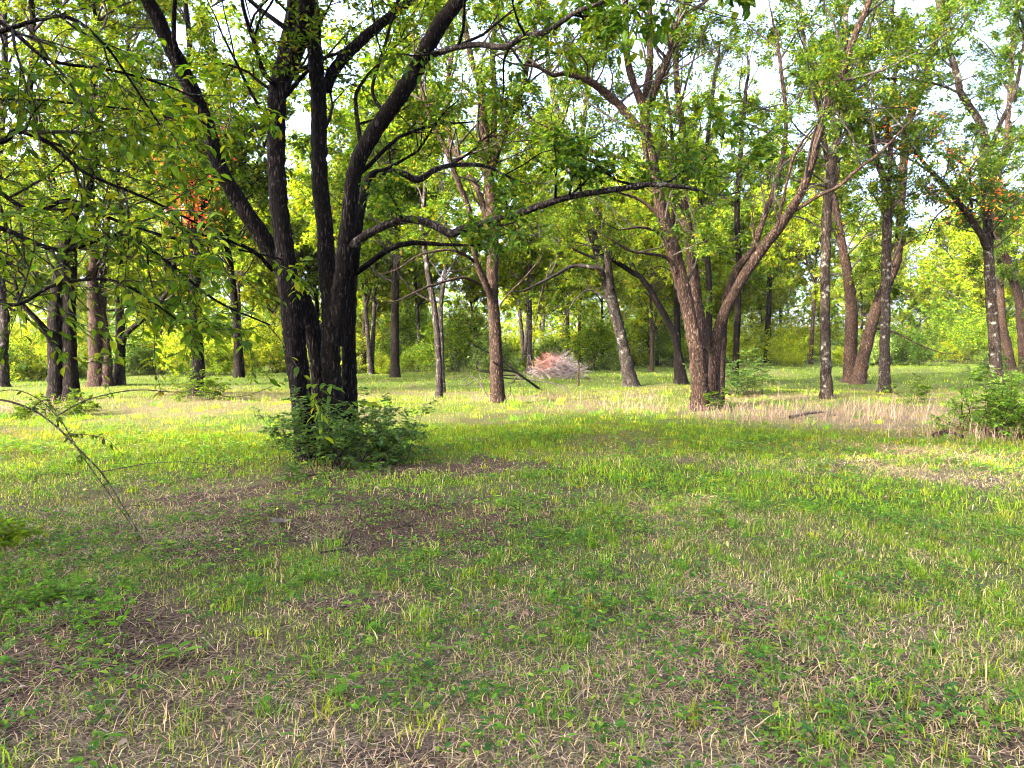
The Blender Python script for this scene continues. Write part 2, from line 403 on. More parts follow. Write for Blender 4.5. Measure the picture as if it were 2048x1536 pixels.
def traced_tree(name, label, base_px, stems, bark, seed, sides=12, step=.12, rough=.07, ext=2.0, crown=None, limbs=(), group=None, flare=.55, cat='tree', Y0=None, twig_mat=None):
    """stems / limbs: dict(p=[(px,py,depth offset)...], w=(px width...)); real positions at real distance"""
    rng = np.random.default_rng(seed)
    base = gnd(*base_px); Yb = base[1]
    root = thing(name, label, cat, base, group)
    lines = []
    def build(st, nm, is_stem):
        pp = st['p']; n = len(pp)
        dd = [(q[2] if len(q) > 2 else None) for q in pp]
        known = [k for k in range(n) if dd[k] is not None]
        if not known: dd[0] = 0.; known = [0]
        dd = np.interp(np.arange(n), known, [dd[k] for k in known])
        P = np.array([pix(q[0], q[1], Yb + dd[k]) for k, q in enumerate(pp)])
        W = np.interp(np.linspace(0, 1, n), np.linspace(0, 1, len(st['w'])), st['w'])
        R = W / 2 * (Yb + dd) / FPX
        if is_stem and st.get('ground', True):
            g = float(hgt(P[0, 0], P[0, 1])); P[0, 2] = g - .12
        ln = np.linalg.norm(np.diff(P, axis=0), axis=1).sum()
        P, R = smooth_line(P, R, max(8, int(ln / step)))
        if is_stem and st.get('ground', True):
            z = P[:, 2] - P[0, 2]; R = R * (1 + flare * np.exp(-z / .28))
        e = st.get('ext', ext if is_stem else .8)
        if e: P, R = extend(P, R, rng, e)
        jit = rng.normal(0, 1, P.shape) * (R[:, None] * .05); P = P + jit * (np.arange(len(P)) > 1)[:, None]
        a = Acc(); tubes(a, P, R, sides if is_stem else max(7, sides - 5), rough, seed + len(lines))
        a.obj(nm, st.get('mat', bark), root, True, base)
        lines.append((P, R))
    for st in stems: build(st, 'trunk', True)
    for st in limbs: build(st, 'branch', False)
    if crown:
        for ci, c in enumerate(crown if isinstance(crown, list) else [crown]):
            tw, lf = Acc(), Acc()
            c = dict(c); sel = c.pop('sel', None)
            use = lines if sel is None else [lines[k] for k in sel]
            crown_from(rng, use, tw_acc=tw, lf_acc=lf, **c)
            t = tw.obj('twigs', twig_mat or M_TWIG, root, True, base)
            if t: t['kind'] = 'stuff'
            l = lf.obj('crown', M_LEAF, root, False, base)
            if l: l['kind'] = 'stuff'
    return root, lines
def C_(zmin, nb, blen, k2, k3, per, size, pal=None, **kw):
    return dict(zmin=zmin, nb=nb, blen=blen, k2=k2, k3=k3, per=per, size=size, pal=pal or (GREENS, (5, 4, 2, 2, .3)), **kw)

# ---- the dark tree with five trunks
traced_tree('multi_trunk_tree', 'large dark multi-trunked tree with furrowed bark rising from a leafy shrub', (655, 912), [
    dict(p=[(622, 905, -.25), (600, 773, -.3), (588, 671, -.3), (570, 500, -.3), (558, 400, -.3), (553, 300, -.2), (554, 200, -.1), (572, 110), (590, 10), (602, -60, .3)], w=(40.2, 40.2, 43.5, 36.8, 35.2, 33.5, 35.2, 35.2, 30.1, 25.1)),
    dict(p=[(575, 150, -.1), (598, 90), (612, 30), (622, -60, -.6)], w=(25.1, 30.1, 31.8, 28.5), ground=False, ext=2.2),
    dict(p=[(650, 890, .1), (641, 770, .15), (628, 680, .15), (598, 590, .1), (555, 520, .0), (525, 474, -.1), (480, 405, -.2), (440, 335, -.3), (410, 239, -.4), (364, 137, -.6), (296, 0, -.9), (268, -60, -1.)], w=(33.5, 33.5, 35.2, 35.2, 33.5, 31.8, 30.1, 30.1, 31.8, 31.8, 26.8, 21.8)),
    dict(p=[(668, 910, -.15), (663, 757, -.15), (662, 655, -.15), (660, 590, -.1), (652, 520), (648, 450), (638, 342, .1), (637, 205, .2), (630, 100, .3), (622, 0, .4), (618, -60, .5)], w=(45.2, 38.5, 36.8, 38.5, 35.2, 31.8, 31.8, 30.1, 28.5, 25.1, 21.8)),
    dict(p=[(672, 690, -.15), (680, 590, -.2), (688, 520, -.25), (697, 444, -.3), (710, 342, -.3), (742, 273, -.3), (790, 205, -.35), (832, 137, -.4), (868, 68, -.5), (916, 0, -.6), (948, -50, -.7)], w=(30.1, 33.5, 33.5, 30.1, 30.1, 31.8, 31.8, 31.8, 30.1, 28.5, 25.1), ground=False),
    dict(p=[(702, 895, .3), (698, 724, .35), (700, 587, .35), (711, 480, .35), (719, 430, .4), (735, 362, .5), (756, 342, .6)], w=(31.8, 28.5, 26.8, 21.8, 20.1, 15.1, 12.6), ext=.0),
], M_BARK, 11, sides=26, step=.06, rough=.085, ext=4.0, limbs=[
    dict(mat=M_GREY, p=[(752, 344, .6), (800, 345, .7), (835, 360, .8), (870, 340, .9), (910, 330, 1.), (970, 332, 1.2), (1010, 350, 1.4)], w=(12.6, 12.6, 12.6, 10.9, 9.2, 7.5, 5)),
    dict(mat=M_GREY, p=[(700, 492, -.3), (754, 458, -.45), (805, 441, -.5), (839, 441, -.55), (873, 454, -.6), (901, 467, -.65), (928, 458, -.7), (976, 444, -.75), (1027, 430, -.8), (1078, 413, -.9), (1130, 396, -1.), (1181, 386, -1.), (1249, 376, -1.1), (1300, 369, -1.2), (1370, 375, -1.3), (1420, 388, -1.3)], w=(18.4, 16.7, 15.9, 15.9, 15.9, 16.7, 15.9, 14.2, 13.4, 13.4, 12.6, 11.7, 10.9, 10, 7.5, 4.2)),
    dict(p=[(710, 548, .35), (754, 515, .3), (788, 494, .2), (822, 486, .1), (856, 487), (890, 489), (945, 491, -.2)], w=(11.7, 11.7, 10.9, 10, 9.2, 7.5, 4.2)),
    dict(mat=M_GREY, p=[(862, 110, -.45), (908, 96, -.7), (959, 89, -1.), (1010, 94, -1.3), (1044, 75, -1.6), (1096, 62, -2.), (1147, 27, -2.4), (1198, 7, -2.8), (1250, -14, -3.2), (1310, -10, -3.5), (1380, 10, -3.8)], w=(12.6, 11.7, 10.9, 10.9, 10.9, 10, 9.2, 7.5, 5.9, 4.2, 3.3)),
    dict(p=[(652, 180, .3), (668, 140, .4), (695, 108, .5), (740, 65, .7), (810, 10, .9), (850, -25, 1.1)], w=(20.1, 21.8, 20.9, 18.4, 15.1, 11.7), ext=2.),
    dict(p=[(560, 175, -.1), (530, 150, -.3), (510, 90, -.4), (488, 20, -.5), (478, -40, -.6)], w=(11.7, 10, 9.2, 7.5, 6.7), ext=1.),
    dict(p=[(556, 230, -.2), (520, 215, -.4), (470, 120, -.5), (445, 70, -.6)], w=(6.7, 5.9, 5, 3.3)),
    dict(p=[(722, 290, -.2), (716, 250, -.1), (712, 190, .1), (735, 150, .2)], w=(10, 9.2, 7.5, 5)),
    dict(p=[(772, 230, -.3), (745, 180, -.2), (770, 90, -.1), (790, 20, .1)], w=(6.7, 6.7, 5.9, 4.2)),
    dict(p=[(545, 540, -.1), (510, 505, -.4), (455, 480, -.7), (400, 470, -1.)], w=(10, 8.4, 6.7, 4.2)),
], crown=[C_(3.7, 82, 2.1, 6, 5, 12, .085, (GREENS, (5, 5, 1.5, 3, .3)), bare=.2),
          C_(3.0, 16, .9, 5, 4, 8, .10, (GREENS, (5, 3, 3, .6, 0)), kind='h', sel=[7], elev=(-.15, .5), bare=.1),
          C_(4.0, 12, .7, 4, 4, 6, .12, (GREENS, (5, 3, 2, .5, 0)), kind='h', sel=[9], elev=(-.6, .3), bare=.1)], twig_mat=M_BARK)

# ---- trees of the middle distance
traced_tree('forked_tree', 'slim brown tree forking into several grey stems in the middle of the clearing', (993, 806), [
    dict(p=[(995, 808), (991, 690), (986, 587), (984, 450, .1), (977, 342, .2), (967, 240, .3), (960, 170, .3), (943, 120, .2), (928, 34, .1), (920, -40)], w=(27, 24, 23, 24, 22, 17, 14, 12, 10, 9)),
    dict(p=[(985, 600, 0), (969, 563, -.3), (955, 528, -.5), (943, 467, -.8), (938, 420, -.9), (908, 342, -1.1), (888, 290, -1.2), (866, 250, -1.3), (838, 160, -1.5)], w=(16, 14, 13, 12, 11, 10, 9, 8, 6), ground=False),
    dict(p=[(981, 470, .1), (960, 390, .5), (925, 325, .8), (900, 280, 1.), (895, 180, 1.2), (905, 90, 1.3), (900, 0, 1.4)], w=(14, 12, 11, 10, 9, 8, 7), ground=False),
    dict(p=[(982, 345, .1), (1008, 262, -.2), (1041, 188, -.4), (1058, 113, -.6), (1074, 34, -.8), (1085, -40, -1)], w=(14, 13, 12, 10, 9, 8), ground=False),
    dict(p=[(985, 330, .2), (990, 200, .5), (985, 100, .8), (998, 0, 1.)], w=(13, 11, 10, 8), ground=False),
], M_BROWN, 21, limbs=[
    dict(p=[(970, 575, 0), (930, 556, -.5), (880, 566, -1.), (840, 580, -1.4), (800, 600, -1.7)], w=(6, 6, 5, 4, 3)),
    dict(p=[(955, 530, -.4), (930, 510, -.8), (895, 500, -1.2), (840, 510, -1.5), (800, 535, -1.7)], w=(7, 6, 5, 4, 3)),
    dict(p=[(1000, 610, 0), (1020, 585, -.5), (1045, 560, -.9), (1075, 525, -1.2)], w=(4, 4, 3, 2)),
], crown=C_(3.4, 70, 2.3, 6, 5, 14, 0.099), ext=2.0)
traced_tree('leaning_slim_tree', 'thin dark tree with a slight lean beside the slim brown forked tree', (877, 798), [
    dict(p=[(878, 800), (878, 730), (873, 655), (867, 604), (857, 553), (850, 501), (843, 450, .2), (850, 376, .4), (846, 290, .5), (838, 200, .6)], w=(15, 13, 12.5, 12, 11, 10, 9, 8, 7, 5)),
    dict(p=[(886, 765, 3.6), (883, 690, 3.6), (881, 620, 3.6), (888, 560, 3.7), (893, 500, 3.9), (890, 430, 4.)], w=(10, 10, 9, 8, 7, 6), ext=2.5),
], M_GREY, 22, crown=C_(3.2, 34, 1.6, 6, 5, 12, .11, (GREENS, (4, 5, 1, 4, .5))), limbs=[dict(p=[(868, 605), (835, 588, -.3), (805, 560, -.5)], w=(4, 3, 2))], ext=2.)
traced_tree('leaning_tree', 'dark tree leaning left beyond the thin dead weed stake, its limbs bare below', (1263, 775), [
    dict(p=[(1264, 776), (1246, 690), (1229, 620), (1210, 552), (1190, 484), (1173, 440, .3), (1147, 359, .5), (1127, 273, .7), (1113, 222, .9), (1098, 140, 1.), (1092, 40, 1.1), (1090, -40, 1.1)], w=(29, 23, 22, 22, 20, 17, 15, 14, 12, 10, 9, 8)),
    dict(p=[(1222, 575, 0), (1212, 500, -.4), (1200, 440, -.7), (1181, 385, -1), (1165, 300, -1.2), (1172, 200, -1.3), (1180, 90, -1.4)], w=(15, 14, 13, 12, 10, 8, 7), ground=False),
], M_GREY, 23, limbs=[
    dict(p=[(1200, 536), (1147, 532, -.5), (1113, 549, -1), (1085, 563, -1.4), (1050, 580, -1.8)], w=(9, 8, 7, 6, 4)),
    dict(p=[(1195, 520), (1150, 500, .5), (1105, 478, .8), (1060, 470, 1.)], w=(6, 5, 4, 3)),
    dict(p=[(1090, 562, -1.3), (1080, 600, -1.3), (1074, 640, -1.3)], w=(4, 3, 2)),
    dict(p=[(1215, 600), (1180, 580, -.6), (1150, 600, -1), (1130, 640, -1.2)], w=(5, 4, 3, 2)),
], crown=C_(3.0, 60, 2.4, 6, 5, 14, 0.115, (GREENS, (5, 5, 2, 3, .3))), ext=2.2)
traced_tree('spreading_tree', 'reddish-brown multi-stemmed tree spreading wide at the edge of dry grass', (1402, 818), [
    dict(p=[(1400, 820), (1396, 723), (1381, 645), (1364, 567), (1344, 489), (1326, 430), (1318, 390), (1293, 273), (1287, 215), (1268, 170, -.2), (1254, 110, -.3), (1251, 30, -.4), (1249, -40, -.4)], w=(36, 31, 28, 29, 29, 25, 24, 24, 20, 14, 13, 12, 10)),
    dict(p=[(1408, 700, .2), (1392, 587, .5), (1380, 489, .7), (1368, 390, .9), (1372, 312, 1.), (1358, 210, 1.2), (1352, 120, 1.3), (1362, 0, 1.4)], w=(22, 21, 20, 17, 15, 13, 11, 9), ground=False),
    dict(p=[(1428, 800, .4), (1430, 703, .4), (1442, 645, .4), (1458, 606, .3), (1484, 559, .2), (1523, 500, .1), (1562, 450, 0), (1588, 410), (1609, 371), (1626, 315), (1645, 242, -.2), (1683, 148, -.4), (1707, 78, -.6), (1738, 5, -.8)], w=(24, 22, 21, 20, 20, 20, 19, 18, 17, 16, 15, 14, 13, 12)),
    dict(p=[(1440, 770, .9), (1448, 640, 1.), (1454, 590, 1.1), (1476, 535, 1.2), (1504, 500, 1.3), (1530, 430, 1.5), (1562, 330, 1.7), (1572, 240, 1.9), (1560, 120, 2.)], w=(15, 15, 15, 14, 13, 11, 9, 8, 7), ground=True),
    dict(p=[(1290, 205, 0), (1296, 165, .2), (1301, 117, .3), (1298, 40, .4), (1305, -40, .5)], w=(16, 15, 13, 11, 9), ground=False),
    dict(p=[(1298, 215, 0), (1318, 160, -.3), (1338, 112, -.5), (1348, 58, -.6), (1378, 25, -.8), (1410, 5, -1)], w=(13, 12, 11, 10, 7, 5), ground=False),
], M_BROWN, 24, sides=16, step=.1, limbs=[
    dict(p=[(1288, 268), (1233, 205, -.4), (1181, 164, -.8), (1133, 147, -1.1), (1106, 150, -1.3), (1072, 133, -1.5), (1030, 128, -1.7)], w=(17, 16, 14, 10, 8, 6, 4)),
    dict(p=[(1590, 421, 0), (1640, 390, -.4), (1679, 371, -.7), (1718, 336, -1), (1757, 308, -1.2), (1800, 265, -1.5)], w=(8, 7, 7, 6, 5, 4)),
    dict(p=[(1352, 545), (1334, 516, -.4), (1300, 508, -.8), (1262, 502, -1.1), (1225, 480, -1.4)], w=(9, 7, 6, 5, 3)),
    dict(p=[(1348, 520), (1322, 470, -.6), (1285, 455, -1), (1240, 460, -1.4)], w=(8, 7, 5, 3)),
    dict(p=[(1330, 440), (1280, 400, -.7), (1220, 380, -1.2)], w=(8, 6, 3)),
    dict(p=[(1308, 340), (1250, 318, .3), (1180, 300, .6), (1110, 262, .8), (1075, 245, 1.)], w=(8, 7, 6, 5, 3)),
    dict(p=[(1520, 503), (1508, 475, -.2), (1505, 440, -.3)], w=(6, 5, 3)),
    dict(p=[(1550, 465), (1560, 430, -.3), (1582, 330, -.6), (1600, 290, -.7), (1640, 240, -1)], w=(7, 6, 6, 5, 3)),
], crown=[C_(2.9, 105, 2.5, 6, 5, 14, 0.099, (GREENS, (6, 4, 2, 2, .2))), C_(3.3, 30, 1.6, 4, 2, 1, .07, bare=.9)], ext=2.2)
traced_tree('shaded_tree', 'dark slender tree standing close behind the reddish-brown spreading tree', (1363, 768), [
    dict(p=[(1368, 770), (1356, 703), (1344, 660), (1320, 614), (1289, 563), (1258, 540, -.4), (1215, 515, -.8)], w=(18, 14, 13, 13, 12, 10, 7), ext=2.),
    dict(p=[(1356, 768, .3), (1354, 645, .3), (1352, 560, .5), (1345, 470, .7), (1350, 350, .9), (1340, 230, 1.)], w=(16, 13, 11, 10, 8, 7)),
    dict(p=[(1416, 760, .8), (1418, 645, .8), (1418, 567, 1.), (1413, 500, 1.2), (1400, 400, 1.4), (1415, 280, 1.5), (1430, 150, 1.6)], w=(15, 13, 12, 11, 9, 8, 7)),
    dict(p=[(1470, 755, 1.5), (1476, 600, 1.5), (1478, 520, 1.5), (1474, 430, 1.6), (1480, 320, 1.6), (1490, 200, 1.7)], w=(13, 12, 12, 11, 10, 8)),
], M_BARK, 25, crown=C_(2.8, 75, 2.1, 6, 5, 14, 0.115, (GREENS, (5, 4, 2, 3, .2))), ext=2.2)
traced_tree('lichen_tree', 'straight slim tree with grey lichen patches standing alone in the dry grass', (1655, 798), [
    dict(p=[(1654, 800), (1651, 684), (1650, 567), (1652, 450), (1657, 390), (1664, 332), (1677, 270), (1684, 225), (1694, 140), (1690, 60), (1700, -40)], w=(23, 19, 18, 19, 18, 17, 12, 11, 10, 9, 8)),
    dict(p=[(1660, 350), (1652, 300, .3), (1642, 250, .5), (1640, 215, .6), (1615, 120, .9), (1600, 20, 1.)], w=(11, 11, 10, 8, 7, 6), ground=False),
], M_LICH, 26, crown=C_(4.2, 50, 2.0, 6, 5, 14, 0.105), limbs=[dict(p=[(1670, 300), (1700, 250, -.4), (1745, 220, -.7), (1780, 215, -.9)], w=(5, 5, 4, 3))], ext=2.0)
traced_tree('lichen_tree', 'slim straight lichen-spotted tree standing just in front of the V-shaped tree', (1769, 786), [
    dict(p=[(1768, 788), (1770, 684), (1772, 567), (1774, 450), (1772, 371), (1752, 320), (1726, 272), (1714, 234), (1700, 150, .3), (1690, 60, .5)], w=(23, 19, 18, 18, 16, 13, 11, 9, 7, 6)),
    dict(p=[(1773, 395), (1782, 320, .4), (1776, 240, .6), (1790, 150, .8), (1785, 40, 1.)], w=(10, 9, 8, 7, 6), ground=False),
], M_LICH, 27, crown=C_(4.4, 50, 2.1, 6, 5, 14, 0.105), limbs=[dict(p=[(1729, 280), (1760, 284, -.2), (1792, 281, -.4)], w=(10, 10, 8), ext=.15), dict(p=[(1772, 430), (1800, 400, -.5), (1830, 385, -.8)], w=(5, 4, 3))], ext=2.0)
traced_tree('v_shaped_tree', 'V-shaped tree of two rusty orange-brown trunks joined at the base', (1710, 766), [
    dict(p=[(1704, 770), (1702, 703), (1703, 625), (1695, 547), (1684, 489), (1670, 400, .5), (1672, 300, .8), (1660, 200, 1)], w=(30, 25, 22, 19, 16, 13, 11, 9)),
    dict(p=[(1716, 770), (1727, 715), (1741, 660), (1757, 606), (1782, 550), (1796, 508), (1803, 400, -.6), (1811, 273, -1), (1828, 215, -1.2), (1855, 137, -1.5), (1875, 59, -1.8), (1890, -20, -2)], w=(28, 24, 22, 21, 19, 17, 15, 15, 14, 13, 11, 9)),
], M_BROWN, 28, crown=C_(2.9, 105, 2.5, 6, 5, 14, 0.121, (GREENS, (5, 4, 3, 2, .4))), limbs=[dict(p=[(1742, 655), (1790, 665, -.5), (1840, 690, -.8), (1880, 705, -1)], w=(5, 4, 3, 2))], ext=2.2)
rt, rl = traced_tree('crooked_tree', 'crooked grey tree near the right edge with orange-tinged leaves beside its fork', (1995, 780), [
    dict(p=[(1996, 782), (1989, 684), (1983, 606), (1979, 547), (1976, 489), (1973, 390), (1965, 332), (1969, 273), (1953, 234), (1922, 187), (1914, 148), (1891, 78), (1883, 31), (1871, -20)], w=(26, 21, 20, 19, 18, 16, 14, 14, 14, 13, 12, 11, 11, 9)),
    dict(p=[(1976, 500, 0), (1962, 470, -.4), (1930, 421, -.8), (1890, 371, -1.1), (1855, 335, -1.3), (1830, 300, -1.4)], w=(15, 14, 13, 11, 8, 6), ground=False, ext=1.5),
    dict(p=[(1972, 320), (2000, 250, .4), (2030, 180, .6), (2050, 80, .8), (2062, -20, .9)], w=(9, 8, 8, 7, 6), ground=False),
], M_LICH, 29, limbs=[dict(p=[(1930, 192), (1880, 170, -.5), (1820, 160, -1), (1740, 155, -1.4), (1650, 155, -1.8)], w=(6, 5, 5, 4, 3)),
    dict(p=[(1990, 480, -.2), (1950, 400, -.6), (1880, 425, -.9), (1850, 480, -1.1)], w=(4, 4, 3, 2))],
    crown=[C_(3.8, 80, 2.3, 6, 5, 14, 0.105, (GREENS, (6, 3, 3, 1, .2))),
           C_(3.4, 26, 1.5, 5, 4, 5, .15, ([(.05, .09, .012), (.035, .07, .012), (.60, .22, .03), (.55, .09, .03), (.55, .38, .03)], (6, 3, 1.0, .5, .4)), sel=[1], elev=(-.1, .6))], ext=2.2)
traced_tree('edge_tree', 'brown tree cut off by the right edge of the view, leaning left', (2046, 745), [
    dict(p=[(2052, 750), (2046, 684), (2038, 600), (2026, 560), (2014, 520), (1992, 470, .4), (1985, 400, .6), (2010, 300, .8), (2020, 180, 1), (2030, 40, 1.1)], w=(24, 19, 17, 16, 15, 12, 10, 10, 9, 8)),
    dict(p=[(2024, 725, 4), (2014, 690, 4), (2005, 650, 4), (2000, 560, 4), (2006, 450, 4.2)], w=(18, 17, 16, 13, 10)),
], M_BROWN, 30, crown=C_(2.6, 80, 2.4, 6, 5, 14, 0.137, (GREENS, (5, 3, 4, 1, .2))), ext=2.0)
traced_tree('twin_trunk_tree', 'dark twin-trunked tree with creeper leaves on its trunks in sunlit grass', (130, 802), [
    dict(p=[(114, 804), (112, 739), (110, 671), (114, 600), (126, 520, .1), (132, 460, .2), (117, 410, .2), (97, 342, .2), (80, 273, .3), (60, 180, .4), (68, 80, .5), (60, -30, .6)], w=(32, 28, 26, 26, 26, 26, 18, 14, 12, 11, 10, 9)),
    dict(p=[(143, 806, .2), (140, 739, .2), (139, 671, .2), (137, 600, .2), (140, 520, .2), (140, 450, .3), (156, 420, .4), (180, 372, .5), (190, 300, .7), (186, 180, .9), (195, 60, 1.)], w=(30, 28, 27, 26, 24, 22, 15, 12, 11, 10, 8)),
    dict(p=[(104, 690, 0), (92, 662, -.2), (74, 640, -.5), (40, 600, -.8), (25, 540, -1)], w=(13, 12, 10, 8, 6), ground=False, ext=1.5),
], M_BARK, 31, sides=16, crown=[C_(3.2, 90, 2.4, 6, 5, 14, 0.105, (GREENS, (4, 5, 1, 4, .5))), C_(.3, 46, .28, 3, 2, 3, .09, (GREENS, (3, 5, 1, 3, 0)), bare=.0)], ext=2.0)
traced_tree('rusty_trunk_tree', 'stout tree with rust-red lower trunk beside a dark forked tree', (193, 773), [
    dict(p=[(192, 776), (191, 702), (190, 637), (185, 560, .2), (190, 470, .4), (180, 350, .6), (190, 200, .8), (185, 60, 1.)], w=(32, 27, 24, 20, 17, 14, 11, 9)),
    dict(p=[(214, 774, .2), (213, 702, .3), (205, 620, .4), (208, 540, .5), (215, 430, .7), (222, 300, .8)], w=(20, 17, 14, 12, 10, 8)),
], M_BROWN, 32, crown=C_(2.8, 85, 2.4, 6, 5, 14, 0.125, (GREENS, (3, 5, 1, 5, .6))), ext=2.2)
traced_tree('dark_forked_tree', 'slender dark tree with one limb curving off to the right', (237, 770), [
    dict(p=[(235, 772), (240, 720), (241, 671), (239, 603), (239, 534), (244, 440, .2), (236, 330, .4), (250, 200, .6), (258, 60, .8)], w=(22, 18, 18, 15, 13, 11, 9, 8, 7)),
    dict(p=[(244, 690), (253, 668, -.1), (284, 640, -.3), (321, 603, -.6), (345, 560, -.8), (352, 500, -1)], w=(13, 11, 10, 9, 7, 5), ground=False, ext=2.),
], M_BARK, 33, crown=C_(2.8, 75, 2.2, 6, 5, 14, 0.121, (GREENS, (4, 5, 1, 4, .5))), ext=2.2)
rd, dl = traced_tree('creeper_tree', 'dark tree with red creeper leaves high on it and a weedy bush at its foot', (395, 790), [
    dict(p=[(396, 793), (396, 720), (392, 671), (390, 600), (390, 534), (384, 450, .1), (379, 376, .2), (374, 300, .3), (372, 200, .4), (380, 100, .5), (370, 0, .6)], w=(30, 26, 25, 22, 20, 18, 17, 15, 13, 11, 9)),
    dict(p=[(388, 470, .1), (410, 400, -.2), (430, 350, -.4), (450, 270, -.6)], w=(11, 9, 8, 6), ground=False, ext=1.5),
], M_BARK, 34, crown=C_(3.2, 60, 2.0, 6, 5, 14, 0.111, (GREENS, (4, 5, 1.5, 3, .5))), ext=2.0)
# red creeper leaves on that tree
a = Acc(); rng = np.random.default_rng(341)
P, R = dl[0]; k = np.nonzero((P[:, 2] > 5.2) & (P[:, 2] < 8.6))[0]
n = 900; ii = rng.choice(k, n)
C = P[ii] + nrm(rng.normal(0, 1, (n, 3))) * (.12 + np.abs(rng.normal(0, .6, (n, 1)))) + [.25, -.5, 0]
leaves(a, C, rng.normal(0, 1, (n, 3)) - [0, 0, .6], rng.normal(0, 1, (n, 3)) + [-.5, -.8, .3], rng.uniform(.08, .17, n), palette(rng, n, [(.50, .06, .035), (.46, .13, .035), (.24, .02, .02), (.16, .13, .015)], (4, 3, 2, 2)), 'h')
o = a.obj('creeper', M_LEAF, rd, False, np.array(rd.location)); o['kind'] = 'stuff'; o['label'] = 'scarlet creeper leaves clinging to the upper trunk'
traced_tree('edge_tree', 'grey trunk at the very left edge of the view', (3, 775), [
    dict(p=[(4, 778), (5, 700), (8, 640), (0, 560), (-8, 450, .2), (-2, 300, .4), (10, 150, .6), (6, 0, .8)], w=(24, 21, 20, 18, 16, 14, 12, 10)),
], M_GREY, 35, crown=C_(3.0, 70, 2.3, 6, 5, 14, 0.115, (GREENS, (4, 5, 1, 4, .5))), ext=2.0)

# ------------------------------------------------------------------ woods round the clearing: variants, copied one by one
YG = [(.072, .142, .007), (.130, .195, .007), (.036, .080, .008), (.20, .24, .009), (.26, .21, .011)]
def variant(seed, h, r, zmin, nb, k2, k3, per, size, pal, bark, stems=1):
    rng = np.random.default_rng(seed); lines = []; tr = Acc()
    for s in range(stems):
        n = 22; t = np.linspace(0, 1, n); an = rng.uniform(0, 6.28)
        lean = rng.uniform(.3, 1.4) + (stems > 1) * rng.uniform(.6, 1.6)
        hh = h * rng.uniform(.85, 1.05)
        P = np.stack([math.cos(an) * lean * t ** 1.4 + .25 * np.sin(t * 7 + an) * t, math.sin(an) * lean * t ** 1.4 + .25 * np.cos(t * 6) * t, t * hh - .15], 1)
        R = (r / (1 + .25 * (stems - 1))) * (1 - .86 * t) * (1 + .35 * np.exp(-t * hh / .3))
        tubes(tr, P, R, 9, .08, seed + s); lines.append((P, R))
    for k in range(3):
        li = rng.integers(stems); P, R = lines[li]; s = rng.integers(6, 12)
        az = rng.uniform(0, 6.28); Q = walk(rng, P[s][None], np.array([[math.cos(az), math.sin(az), .9]]), np.array([h * .38]), 12, .12, .06)[0]
        RQ = R[s] * .6 * np.linspace(1, .25, 12); tubes(tr, Q, RQ, 7, .06, seed + 9 + k); lines.append((Q, RQ))
    tw, lf = Acc(), Acc()
    crown_from(rng, lines, zmin, nb, h * .19, k2, k3, per, size, pal, tw, lf)
    return tr.mesh('trunk', bark, True), tw.mesh('twigs', M_TWIG, True), lf.mesh('crown', M_LEAF)
VAR = [variant(101, 15, .17, 2.0, 120, 6, 4, 8, .24, (YG, (4, 4, 2, 3, .5)), M_GREY),
       variant(102, 17, .20, 2.6, 125, 6, 4, 8, .24, (YG, (4, 3, 3, 2, .2)), M_GREY, 2),
       variant(103, 13, .13, 1.4, 105, 6, 4, 8, .22, (YG, (3, 5, 1, 5, .8)), M_BROWN),
       variant(104, 18, .22, 3.0, 130, 6, 4, 8, .25, (YG, (4, 3, 4, 1, .2)), M_BARK),
       variant(105, 11, .10, .8, 95, 6, 4, 8, .21, (YG, (3, 5, 1, 6, 1.2)), M_LICH)]
def place_tree(v, x, y, s, rz, name, label, group):
    z = float(hgt(x, y))
    r = thing(name, label, 'tree', (x, y, z - .05), group); r.scale = (s, s, s); r.rotation_euler = (0, 0, rz)
    for nm, me in zip(('trunk', 'twigs', 'crown'), VAR[v]):
        o = bpy.data.objects.new(nm, me); COL.objects.link(o); o.parent = r
        if nm != 'trunk': o['kind'] = 'stuff'
    return r
def edge(px):
    return float(np.interp(px, [-200, 0, 560, 1000, 1500, 2048, 2300], [34, 36, 40, 44, 54, 60, 60]))
rng = np.random.default_rng(55)
spots = []
LBL = ('tree in the sunlit woods closing off the far side of the clearing', 'trees of the woods beyond the clearing')
for px, Y, v, lab in [(1058, 41, 0, 'pale tree with bare lower trunk just behind the brush pile'), (1303, 44, 2, 'thin pale-trunked tree between the leaning tree and the spreading tree, far back'),
                      (1206, 50, 2, 'small pinkish-trunked tree beyond the meadow right of the brush pile'), (321, 41, 4, 'slender pale sunlit tree beyond the curving dark limb'),
                      (742, 42, 1, 'vine-draped twin tree beyond the meadow just right of the dark multi-trunked tree'), (838, 50, 0, 'grey tree in the woods behind the thin leaning tree')]:
    p = pix(px, 700, Y); spots.append((p[0], Y))
    place_tree(v, p[0], Y, .9, rng.uniform(0, 6.28), 'woodland_tree', lab, LBL[1])
for px, Y, v, sc_, lab in [(478, 36, 3, 1.05, 'tall tree beyond the meadow between the creeper tree and the dark multi-trunked tree'),
        (790, 38, 3, 1.1, 'tall dark tree at the edge of the woods left of the thin leaning tree')]:
    x = (px - 1024) / FPX * Y; spots.append((x, Y))
    place_tree(v, x, Y, sc_, rng.uniform(0, 6.28), 'woodland_tree', lab, LBL[1])
cnt = 0; tries = 0
